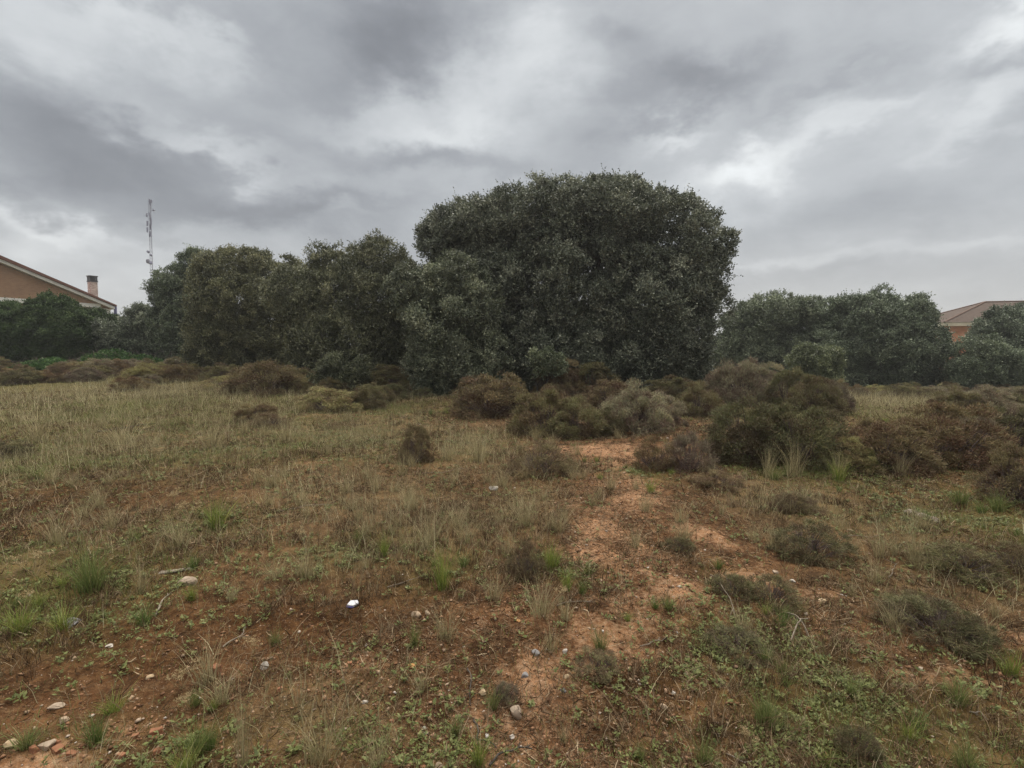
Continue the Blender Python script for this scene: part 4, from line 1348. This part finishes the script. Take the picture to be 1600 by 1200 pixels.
for (px, py, w, h, lab) in [
    (337, 1052, 24, 20, 'square orange brick piece standing on brown moss'),
    (246, 1150, 24, 18, 'large red brick shard between green tufts'),
    (240, 1158, 16, 9, 'thin red brick shard against the large one'),
    (212, 1152, 13, 9, 'small red brick shard beside the large one'),
    (53, 1176, 18, 16, 'red brick piece next to the long cream stone'),
    (92, 1178, 22, 14, 'slanted red brick piece in the orange corner'),
    (112, 1186, 18, 11, 'orange brick piece near the bottom corner'),
    (190, 1186, 16, 11, 'orange brick chip at the bottom by the leaning tuft'),
    (90, 1162, 12, 7, 'tiny brick chip above the slanted brick piece'),
    (437, 1080, 13, 9, 'small red brick chip beside straw stalks'),
    (546, 1040, 10, 9, 'small orange brick chip on the dark soil'),
    (248, 1180, 18, 9, 'flat brick chip in front of the shards'),
    (660, 1205, 14, 9, 'red brick chip at the bottom by the tan stone'),
    (766, 1126, 12, 9, 'dull red brick chip under the green tuft'),
    (612, 1128, 11, 6, 'red brick chip on the brown soil near white pebbles'),
]:
    rock(px, py, w, h, M_BRICK, lab, name='brick_fragment', cat='brick piece', kind='brick')

# shard of white glazed tile with a blue-violet rim
m_tile = plain('glazed_white', (.52, .52, .55), (.66, .66, .68), 5, .25, 0, .5)
m_rim = plain('blue_rim', (.12, .12, .45), (.2, .2, .6), 5, .3, 0, .5)
g = G(552, 949)
root = empty('tile_shard', g, 'shiny white tile shard with a blue edge on dark soil', 'tile piece')
bm = bmesh.new()
s = 18 / F * g.y
pts = [(-.5, -.28), (.12, -.36), (.5, .05), (.28, .36), (-.34, .3)]
vs = [bm.verts.new((x * s, y * s, .3 * s + (y + .3) * s * .2)) for x, y in pts]
f = bm.faces.new(vs)
r_ = bmesh.ops.extrude_face_region(bm, geom=[f])
for e in r_['geom']:
    if isinstance(e, bmesh.types.BMVert): e.co.z -= .22 * s
bmesh.ops.recalc_face_normals(bm, faces=bm.faces[:])
bmesh.ops.bevel(bm, geom=bm.edges[:], offset=.03 * s, segments=1, affect='EDGES')
me = bpy.data.meshes.new('glaze'); bm.to_mesh(me); bm.free()
link('glaze', me, m_tile, root)
bm = bmesh.new()
vs = [bm.verts.new((x * s * 1.04, y * s * 1.04, z * s)) for (x, y) in [(-.5, -.28), (.12, -.36), (.12, -.30), (-.46, -.22)] for z in (.05,)]
f = bm.faces.new(vs)
r_ = bmesh.ops.extrude_face_region(bm, geom=[f])
for e in r_['geom']:
    if isinstance(e, bmesh.types.BMVert): e.co.z += .14 * s
me = bpy.data.meshes.new('rim'); bm.to_mesh(me); bm.free()
link('rim', me, m_rim, root)


def stick(p0, p1, r, label, name='stick', cat='stick', m=None, amp=.01, twigs=3, lift=.01, sides=7, bow=0.0):
    a, b = G(*p0), G(*p1)
    rng = np.random.default_rng(int(p0[0] * 3 + p1[1]))
    n = 9
    p = wiggly(np.array(a), np.array(b), n, amp, rng)
    t = np.linspace(0, 1, n)
    side = norm(np.cross(np.array(b - a), [0, 0, 1.0]))
    p += side[None] * (np.sin(t * np.pi) * bow * (b - a).length)[:, None]
    p[:, 2] = H(p[:, 0], p[:, 1]) + r * .7 + lift * (.3 + np.sin(t * np.pi))
    paths = [(p, np.linspace(r, r * .45, n))]
    for k in range(twigs):
        i = rng.integers(2, n - 1)
        d = norm(np.array(b - a) / (b - a).length + rng.normal(0, .6, 3) * [1, 1, .3])
        e = p[i] + d * (b - a).length * rng.uniform(.12, .3); e[2] = float(H(e[0], e[1])) + r
        paths.append((wiggly(p[i], e, 4, amp * .4, rng), np.linspace(r * .5, r * .2, 4)))
    c = np.array(a)
    paths = [(q - c, w) for q, w in paths]
    v, q = tubes(paths, sides)
    o = link(name, mesh_np(name, v, q, smooth=True), m or M_WOOD, loc=a)
    return tag(o, label, cat)


# split plank and the big log
def plank(p0, p1, wd, th, label, name, cat, tilt=0.0):
    a, b = G(*p0), G(*p1)
    L = (b - a).length
    rng = np.random.default_rng(int(p0[0]))
    n = 14
    bm = bmesh.new()
    rings = []
    for i in range(n):
        t = i / (n - 1)
        c = wd * (1 - .25 * t) * .5 * (1 + rng.normal(0, .05)) * (.5 if i in (0, n - 1) else 1)
        h = th * (1 + rng.normal(0, .08)) * (.45 if i in (0, n - 1) else 1)
        prof = [(-1, .05), (-.92, .55), (-.45, .92), (.1, 1), (.6, .86), (.95, .5), (1, 0), (.5, -.12), (-.5, -.12)]
        rings.append([bm.verts.new((t * L, c * u + rng.normal(0, wd * .015), h * w + rng.normal(0, th * .03))) for u, w in prof])
    k = len(rings[0])
    for i in range(n - 1):
        for j in range(k):
            bm.faces.new((rings[i][j], rings[i][(j + 1) % k], rings[i + 1][(j + 1) % k], rings[i + 1][j]))
    bm.faces.new(rings[0]); bm.faces.new(rings[-1][::-1])
    bmesh.ops.recalc_face_normals(bm, faces=bm.faces[:])
    me = bpy.data.meshes.new(name); bm.to_mesh(me); bm.free()
    o = link(name, me, M_WOOD, loc=a - Vector((0, 0, th * .1)))
    d = b - a
    o.rotation_euler = (0, -math.atan2(d.z, math.hypot(d.x, d.y)), math.atan2(d.y, d.x))
    tag(o, label, cat)


plank((248, 899), (301, 889), .045, .014, 'narrow weathered plank beside the flat pale rock', 'wooden_plank', 'plank')
plank((1416, 801), (1466, 818), .12, .05, 'pale broken log lying at the green grass edge', 'fallen_log', 'log')
stick((150, 676), (232, 664), .02, 'long dark fallen branch in the dry meadow', 'fallen_branch', 'branch', M_BARK, twigs=5)
stick((243, 965), (262, 930), .006, 'short dry stick below the flat pale rock')
stick((348, 1014), (388, 984), .005, 'curved dry stick above the brick piece', bow=.08)
stick((605, 920), (662, 900), .004, 'thin straight stick beside the dense green tuft')
stick((870, 952), (925, 940), .004, 'thin pale stick below the withered flowers')
stick((765, 1200), (832, 1172), .005, 'curved brown twig at the bottom of the field', bow=-.1, m=M_BARK)
stick((740, 1126), (775, 1172), .004, 'thin dark twig above the bottom tuft', m=M_BARK, bow=.15)
stick((1225, 965), (1262, 1000), .005, 'long bent stalk crossing over the dwarf shrub', lift=.05)
stick((1236, 1008), (1262, 975), .005, 'short bent stalk leaning beside the dwarf shrub', lift=.06)
stick((1315, 843), (1372, 842), .004, 'straight pale stick lying before the log')
stick((1388, 905), (1404, 880), .004, 'short pale stick below the log')
stick((1110, 905), (1150, 970), .005, 'grey slanting stalk beside the thin olive shrub', lift=.05)
stick((1000, 1014), (1045, 1004), .004, 'pale forked stick at the edge of the gravel')
stick((1515, 1115), (1545, 1130), .004, 'short pale stick beside the broad green tuft')
stick((1135, 1182), (1185, 1196), .003, 'thin wiry twig at the bottom weeds', bow=.2)
stick((730, 1050), (742, 1105), .004, 'thin twig left of the cream rounded stone', m=M_BARK)
stick((660, 742), (720, 735), .005, 'pale stick in the brown stubble', bow=.05)
stick((430, 800), (520, 790), .004, 'long thin stick in the dead heather', bow=.05)

# ------------------------------------------------------------------ brick house (left)
def boxm(bm, x0, x1, y0, y1, z0, z1):
    r = bmesh.ops.create_cube(bm, size=1)
    for v in r['verts']:
        v.co = Vector(((x0 + x1) / 2 + v.co.x * (x1 - x0), (y0 + y1) / 2 + v.co.y * (y1 - y0), (z0 + z1) / 2 + v.co.z * (z1 - z0)))


def boxes(name, lst, m, parent, bev=0.0):
    bm = bmesh.new()
    for b in lst: boxm(bm, *b)
    if bev: bmesh.ops.bevel(bm, geom=bm.edges[:], offset=bev, segments=1, affect='EDGES')
    me = bpy.data.meshes.new(name); bm.to_mesh(me); bm.free()
    return link(name, me, m, parent)


def prism(name, poly, y0, y1, m, parent):
    """polygon in x,z extruded along y"""
    bm = bmesh.new()
    a = [bm.verts.new((x, y0, z)) for x, z in poly]; b = [bm.verts.new((x, y1, z)) for x, z in poly]
    bm.faces.new(a); bm.faces.new(b[::-1])
    n = len(poly)
    for i in range(n): bm.faces.new((a[i], b[i], b[(i + 1) % n], a[(i + 1) % n]))
    bmesh.ops.recalc_face_normals(bm, faces=bm.faces[:])
    me = bpy.data.meshes.new(name); bm.to_mesh(me); bm.free()
    return link(name, me, m, parent)


def brick_mat(name, c1, c2, mortar, sx=1.0):
    m, t, out = mat(name)
    g = t.n('ShaderNodeTexCoord').outputs['Object']
    s = t.n('ShaderNodeSeparateXYZ'); t.link(g, s.inputs[0])
    c = t.n('ShaderNodeCombineXYZ')
    t.link(t.m('ADD', s.outputs[0], s.outputs[1]), c.inputs[0]); t.link(s.outputs[2], c.inputs[1])
    b = t.n('ShaderNodeTexBrick')
    t.link(c.outputs[0], b.inputs['Vector'])
    b.inputs['Color1'].default_value = c1 + (1,); b.inputs['Color2'].default_value = c2 + (1,); b.inputs['Mortar'].default_value = mortar + (1,)
    b.inputs['Scale'].default_value = 1.0; b.inputs['Brick Width'].default_value = .25; b.inputs['Row Height'].default_value = .07; b.inputs['Mortar Size'].default_value = .008
    n = t.noise(g, .8, 5).outputs[0]
    k = t.mr(n, .3, .7, .85, 1.12)
    col = t.mix(1.0, b.outputs['Color'], t.vm('SCALE', (1, 1, 1), scale=k), 'MULTIPLY')
    p = t.n('ShaderNodeBsdfPrincipled'); t.link(col, p.inputs['Base Color']); p.inputs['Roughness'].default_value = .9
    t.link(p.outputs[0], out.inputs[0])
    return m


M_BRICKW = brick_mat('brown_brick', (.27, .15, .085), (.33, .19, .11), (.30, .21, .14))
M_CHIM = brick_mat('chimney_brick', (.24, .12, .10), (.55, .45, .40), (.65, .6, .55))
M_PAINT = plain('white_paint', (.62, .60, .56), (.76, .75, .72), 2, .7, .05)
M_TILE = plain('roof_tile_brown', (.13, .065, .05), (.20, .10, .075), 6, .85, .3)
M_DARK = plain('dark_glass', (.02, .022, .025), (.035, .037, .04), 3, .2, 0, .5)
M_METAL = plain('dark_metal', (.05, .05, .055), (.09, .09, .1), 6, .5, 0, .5)
M_PIPE = plain('gutter_blue_grey', (.10, .10, .20), (.14, .14, .25), 6, .5, 0, .4)

# the gable runs away from the eye: its eave end is the farther one
HO = at(180, 548, 51.0)
HU = Vector((.485, .875)).normalized(); HN = Vector((-HU.y, HU.x))


def hx(px, off=0.0):
    """distance along the gable (from its eave corner) of the point seen at column px"""
    k = (px - 800) / F
    o = Vector((HO.x, HO.y)) + HN * off
    return (k * o.y - o.x) / (HU.x - k * HU.y)


def hz(px, py, off=0.0):
    o = Vector((HO.x, HO.y)) + HN * off + HU * hx(px, off)
    return at(px, py, o.y).z


base_z = float(H(-40, 48)) - .3
house = empty('brick_house', (HO.x, HO.y, base_z), 'brown brick house gable with white trimmed sloping roof and balcony', 'house')
house.rotation_euler = (0, 0, math.atan2(HU.y, HU.x))
ox, oz = 0.0, base_z
eave_x, eave_z = 0.0, hz(180, 476) - oz
rid_x = hx(-25)
slope = (hz(0, 398) - hz(180, 476)) / (hx(180) - hx(0))
rid_z = eave_z + (eave_x - rid_x) * slope
far_x = 2 * rid_x - eave_x
DEP = 12.0
wall_r = hx(160)
# wall: gable with recessed balcony below beam
zb = hz(90, 470) - oz      # top of the beam
gz = lambda x: rid_z - abs(x - rid_x) * slope
prism('wall', [(2 * rid_x - wall_r, 0), (wall_r, 0), (wall_r, gz(wall_r) - .50), (rid_x, rid_z - .50), (2 * rid_x - wall_r, gz(wall_r) - .50)], 1.4, DEP, M_BRICKW, house)
prism('gable_wall', [(2 * rid_x - wall_r, zb), (wall_r + .35, zb), (wall_r + .9, gz(wall_r + .9) - .53), (rid_x, rid_z - .53), (2 * rid_x - wall_r, gz(wall_r) - .78)], .02, 1.398, M_BRICKW, house)
# roof slabs: white fascia and tiled top, both slopes
for sgn in (1, -1):
    ex = eave_x if sgn > 0 else far_x
    n = math.hypot(1, slope)
    prism('fascia', [(rid_x, rid_z - .20), (ex, eave_z - .20), (ex, eave_z - .47), (rid_x, rid_z - .47)], -.35, DEP + .3, M_PAINT, house)
    r = prism('roof', [(rid_x, rid_z + .10), (ex + sgn * .12, eave_z - .04), (ex + sgn * .12, eave_z - .197), (rid_x, rid_z - .197)], -.48, DEP + .45, M_TILE, house)
# concrete beam and posts of the balcony
boxes('beam', [(2 * rid_x - wall_r, wall_r + .15, -.02, 1.39, zb - .38, zb - .003)], M_PAINT, house, .02)
boxes('post', [(wall_r - .55, wall_r - .22, 0, .34, zb - 3.1, zb - .382)], M_PAINT, house, .01)
boxes('post', [(hx(60) - ox, hx(60) - ox + .34, 0, .34, zb - 3.1, zb - .382)], M_PAINT, house, .01)
boxes('side_wall', [(wall_r - .2, wall_r + .30, .03, 1.39, 0, zb - .382)], M_BRICKW, house)
# the white boxed eave at the corner
prism('eave_box', [(wall_r + .31, zb - .95), (eave_x - .2, zb - .95), (eave_x - .2, eave_z - .49), (wall_r + .31, gz(wall_r + .31) - .55)], .05, DEP, M_PAINT, house)
bm = bmesh.new()
bmesh.ops.create_cone(bm, cap_ends=True, segments=10, radius1=.13, radius2=.13, depth=1.1, matrix=Matrix.Translation((eave_x + .08, -.25, eave_z - .55)))
me = bpy.data.meshes.new('downpipe'); bm.to_mesh(me); bm.free(); link('downpipe', me, M_PIPE, house)
bx_l = hx(60) - ox
boxes('balcony_floor', [(2 * rid_x - wall_r, wall_r - .21, .0, 1.38, zb - 3.3, zb - 3.102)], M_PAINT, house)
rl = [(bx_l, wall_r - .56, .04, .09, zb - 2.1, zb - 2.04), (bx_l, wall_r - .56, .04, .09, zb - 3.0, zb - 2.95)]
k = 0
while bx_l + .4 + k * .14 < wall_r - .6:
    xx = bx_l + .4 + k * .14
    rl.append((xx, xx + .03, .05, .08, zb - 2.95, zb - 2.1)); k += 1
boxes('railing', rl, M_METAL, house)
for (wx0, wx1) in ((hx(128) - ox, hx(136) - ox), (hx(141) - ox, hx(150) - ox), (hx(20) - ox, hx(40) - ox)):
    w = boxes('window', [(wx0, wx1, 1.34, 1.397, zb - 1.9, zb - 1.83), (wx0, wx1, 1.34, 1.397, zb - .70, zb - .63), (wx0, wx0 + .07, 1.34, 1.397, zb - 1.829, zb - .701), (wx1 - .07, wx1, 1.34, 1.397, zb - 1.829, zb - .701)], M_PAINT, house)
    boxes('pane', [(wx0 + .071, wx1 - .071, 1.36, 1.395, zb - 1.829, zb - .701)], M_DARK, w)
# chimney behind the roof slope
cy = 3.2
cx1 = hx(157, cy)
cx0 = cx1 - .62
cz = lambda py: hz(152, py, cy) - oz
ch = boxes('chimney', [(cx0, cx1, cy - .3, cy + .3, gz(cx1) - 1.2, cz(441))], M_CHIM, house)
boxes('cap', [(cx0 - .04, cx1 + .04, cy - .34, cy + .34, cz(441) + .003, cz(439))] + [(cx0 - .02, cx1 + .02, cy - .32, cy + .32, cz(438 - i * 2.1), cz(437 - i * 2.1)) for i in range(3)]
      + [(cx0, cx0 + .1, cy - .3, cy - .2, cz(439) + .002, cz(432.5)), (cx1 - .1, cx1, cy - .3, cy - .2, cz(439) + .002, cz(432.5)), (cx0, cx0 + .1, cy + .2, cy + .3, cz(439) + .002, cz(432.5)), (cx1 - .1, cx1, cy + .2, cy + .3, cz(439) + .002, cz(432.5)),
         (cx0 + .12, cx1 - .12, cy - .12, cy + .12, cz(439) + .002, cz(433)), (cx0 - .06, cx1 + .06, cy - .36, cy + .36, cz(432.4), cz(431.2))], M_METAL, ch)

# ------------------------------------------------------------------ salmon house (right) with a hip roof
D2 = 58.0
def h2(px, py, Y=D2): return at(px, py, Y)
corner = h2(1480, 504)
bz = float(H(corner.x, D2)) - .3
sal = empty('salmon_house', (corner.x, D2, bz), 'salmon walled house with a brown hipped tile roof behind the oaks', 'house')
M_SALM = plain('salmon_render', (.50, .22, .12), (.58, .28, .16), 1.5, .9, .1)
M_HIP = plain('hip_roof_tile', (.065, .045, .036), (.105, .075, .058), 5, .9, .4)
M_CREAMF = plain('cream_fascia', (.50, .44, .33), (.60, .54, .42), 2, .8, .05)
ez = corner.z - bz
Lx, Ly = 15.0, 11.0
ang = math.radians(-12)
hb = bpy.data.objects.new('roof', None)
ap = h2(1536, 478)
hgt = ap.z - corner.z + .8
bm = bmesh.new()
oh = .6
E = [(-oh, -oh), (Lx + oh, -oh), (Lx + oh, Ly + oh), (-oh, Ly + oh)]
R1, R2 = (Ly / 2 + 1.3, Ly / 2), (Lx - Ly / 2 + 1.3, Ly / 2)
lo = [bm.verts.new((x, y, ez)) for x, y in E]
hi = [bm.verts.new((R1[0], R1[1], ez + hgt)), bm.verts.new((R2[0], R2[1], ez + hgt))]
bm.faces.new((lo[0], lo[1], hi[1], hi[0])); bm.faces.new((lo[1], lo[2], hi[1])); bm.faces.new((lo[2], lo[3], hi[0], hi[1])); bm.faces.new((lo[3], lo[0], hi[0])); bm.faces.new(lo[::-1])
bmesh.ops.recalc_face_normals(bm, faces=bm.faces[:])
me = bpy.data.meshes.new('roof'); bm.to_mesh(me); bm.free()
rf = link('roof', me, M_HIP, sal)
sal.rotation_euler = (0, 0, ang)
boxes('fascia', [(-oh + .05, Lx + oh - .05, -oh + .05, Ly + oh - .05, ez - .42, ez - .003)], M_CREAMF, sal)
boxes('wall', [(0, Lx, 0, Ly, 0, ez - .423)], M_SALM, sal)
ridge = [((E[0][0], E[0][1], ez + .03), (R1[0], R1[1], ez + hgt + .03)), ((E[3][0], E[3][1], ez + .03), (R1[0], R1[1], ez + hgt + .03)), ((R1[0], R1[1], ez + hgt + .03), (R2[0], R2[1], ez + hgt + .03)), ((E[1][0], E[1][1], ez + .03), (R2[0], R2[1], ez + hgt + .03))]
v, q = tubes([(np.linspace(a, b, 6), np.full(6, .09)) for a, b in ridge], 6)
link('ridge_tiles', mesh_np('ridge_tiles', v, q, smooth=True), plain('ridge_tile', (.12, .075, .055), (.17, .11, .085), 5, .9, .3), rf)
for wx in (5.2, 9.5):
    w = boxes('window', [(wx, wx + 1.2, -.05, -.002, ez - 2.1, ez - 2.0), (wx, wx + 1.2, -.05, -.002, ez - 1.0, ez - .9), (wx, wx + .09, -.05, -.002, ez - 1.999, ez - 1.001), (wx + 1.11, wx + 1.2, -.05, -.002, ez - 1.999, ez - 1.001)], M_CREAMF, sal)
    boxes('pane', [(wx + .091, wx + 1.109, -.03, -.004, ez - 1.999, ez - 1.001)], M_DARK, w)

# ------------------------------------------------------------------ lattice mast
DM = 120.0
mt = at(236, 314, DM)
mx = at(237, 460, DM).x
mb = float(H(mx, DM))
MH = mt.z - mb
mast = empty('radio_mast', (mx, DM, mb), 'tall thin lattice mast with antennas rising behind the oaks', 'mast')
mast.rotation_euler = (0, math.radians(.9), 0)
M_MAST = plain('galvanised_steel', (.13, .12, .16), (.20, .19, .24), 4, .6, 0, .4)
M_ANT = plain('antenna_grey', (.16, .16, .24), (.26, .26, .34), 4, .6, 0, .4)
paths = []
R0 = .27
legs = [np.array([math.cos(a) * R0, math.sin(a) * R0]) for a in (math.pi / 2, math.pi / 2 + 2.094, math.pi / 2 + 4.189)]
for l in legs: paths.append((np.array([[l[0] * 1.3, l[1] * 1.3, -.3], [l[0], l[1], MH]]), np.array([.034, .03])))
nz = int(MH / .8)
for i in range(nz):
    z0, z1 = i * MH / nz, (i + 1) * MH / nz
    for k in range(3):
        a, b = legs[k], legs[(k + 1) % 3]
        paths.append((np.array([[a[0], a[1], z0], [b[0], b[1], z1]]), np.array([.017, .017])))
        paths.append((np.array([[a[0], a[1], z0], [b[0], b[1], z0]]), np.array([.013, .013])))
v, q = tubes(paths, 4)
link('lattice', mesh_np('lattice', v, q), M_MAST, mast)
v, q = tubes([(np.array([[-.3, 0, MH - .2], [-.3, 0, MH + 1.0]]), np.array([.04, .02])), (np.array([[.25, 0, MH - 2], [.25, 0, MH + .1]]), np.array([.03, .02]))], 5)
link('whip_antenna', mesh_np('whip_antenna', v, q), M_MAST, mast)


def mz(py): return at(236, py, DM).z - mb


rm = random.Random(3)
for (py0, py1, xo) in [(312, 320, .35), (313, 318, .75), (316, 322, .5), (334, 340, -.45), (338, 346, .35), (342, 352, .5), (346, 354, -.35), (352, 360, .4), (356, 364, -.4), (350, 358, .3), (362, 370, .25), (333, 338, .15), (366, 371, .1)]:
    boxes('panel_antenna', [(xo - .15, xo + .15, -.62, -.42, mz(py1), mz(py0)), (xo - .03, xo + .03, -.42, -.2, mz((py0 + py1) / 2) - .04, mz((py0 + py1) / 2) + .04)], M_ANT, mast, .03)
for (py, xo, rad) in [(329, 1.1, .22), (394, -.4, .32), (409, -.55, .55), (411, .1, .4), (399, .2, .3), (428, 1.5, .5)]:
    bm = bmesh.new()
    if abs(xo) > 1: boxm(bm, 0, xo, -.04, .04, mz(py) - .03, mz(py) + .03)
    bmesh.ops.create_cone(bm, cap_ends=True, segments=16, radius1=rad, radius2=rad * .8, depth=.35, matrix=Matrix.Translation((xo, -.5, mz(py))) @ Matrix.Rotation(math.pi / 2 + rm.uniform(-.4, .4), 4, 'X') @ Matrix.Rotation(rm.uniform(-.6, .6), 4, 'Y'))
    me = bpy.data.meshes.new('dish'); bm.to_mesh(me); bm.free()
    link('dish_antenna', me, M_MAST if rad > .4 else M_ANT, mast)

# ------------------------------------------------------------------ thin haze volume, added in place of veiling lens glare
hm = bpy.data.materials.new('haze'); hm.use_nodes = True
hn = hm.node_tree; hn.nodes.clear()
pv = hn.nodes.new('ShaderNodeVolumePrincipled')
pv.inputs['Color'].default_value = (.93, .95, .97, 1)
pv.inputs['Density'].default_value = .0008
pv.inputs['Anisotropy'].default_value = .3
ho = hn.nodes.new('ShaderNodeOutputMaterial'); hn.links.new(pv.outputs[0], ho.inputs['Volume'])
bm = bmesh.new(); boxm(bm, -800, 800, -800, 800, -4, 48)
me = bpy.data.meshes.new('haze'); bm.to_mesh(me); bm.free()
o = link('haze', me, hm)
tag(o, 'thin grey haze added over the field in place of lens glare', None, None, 'stuff')
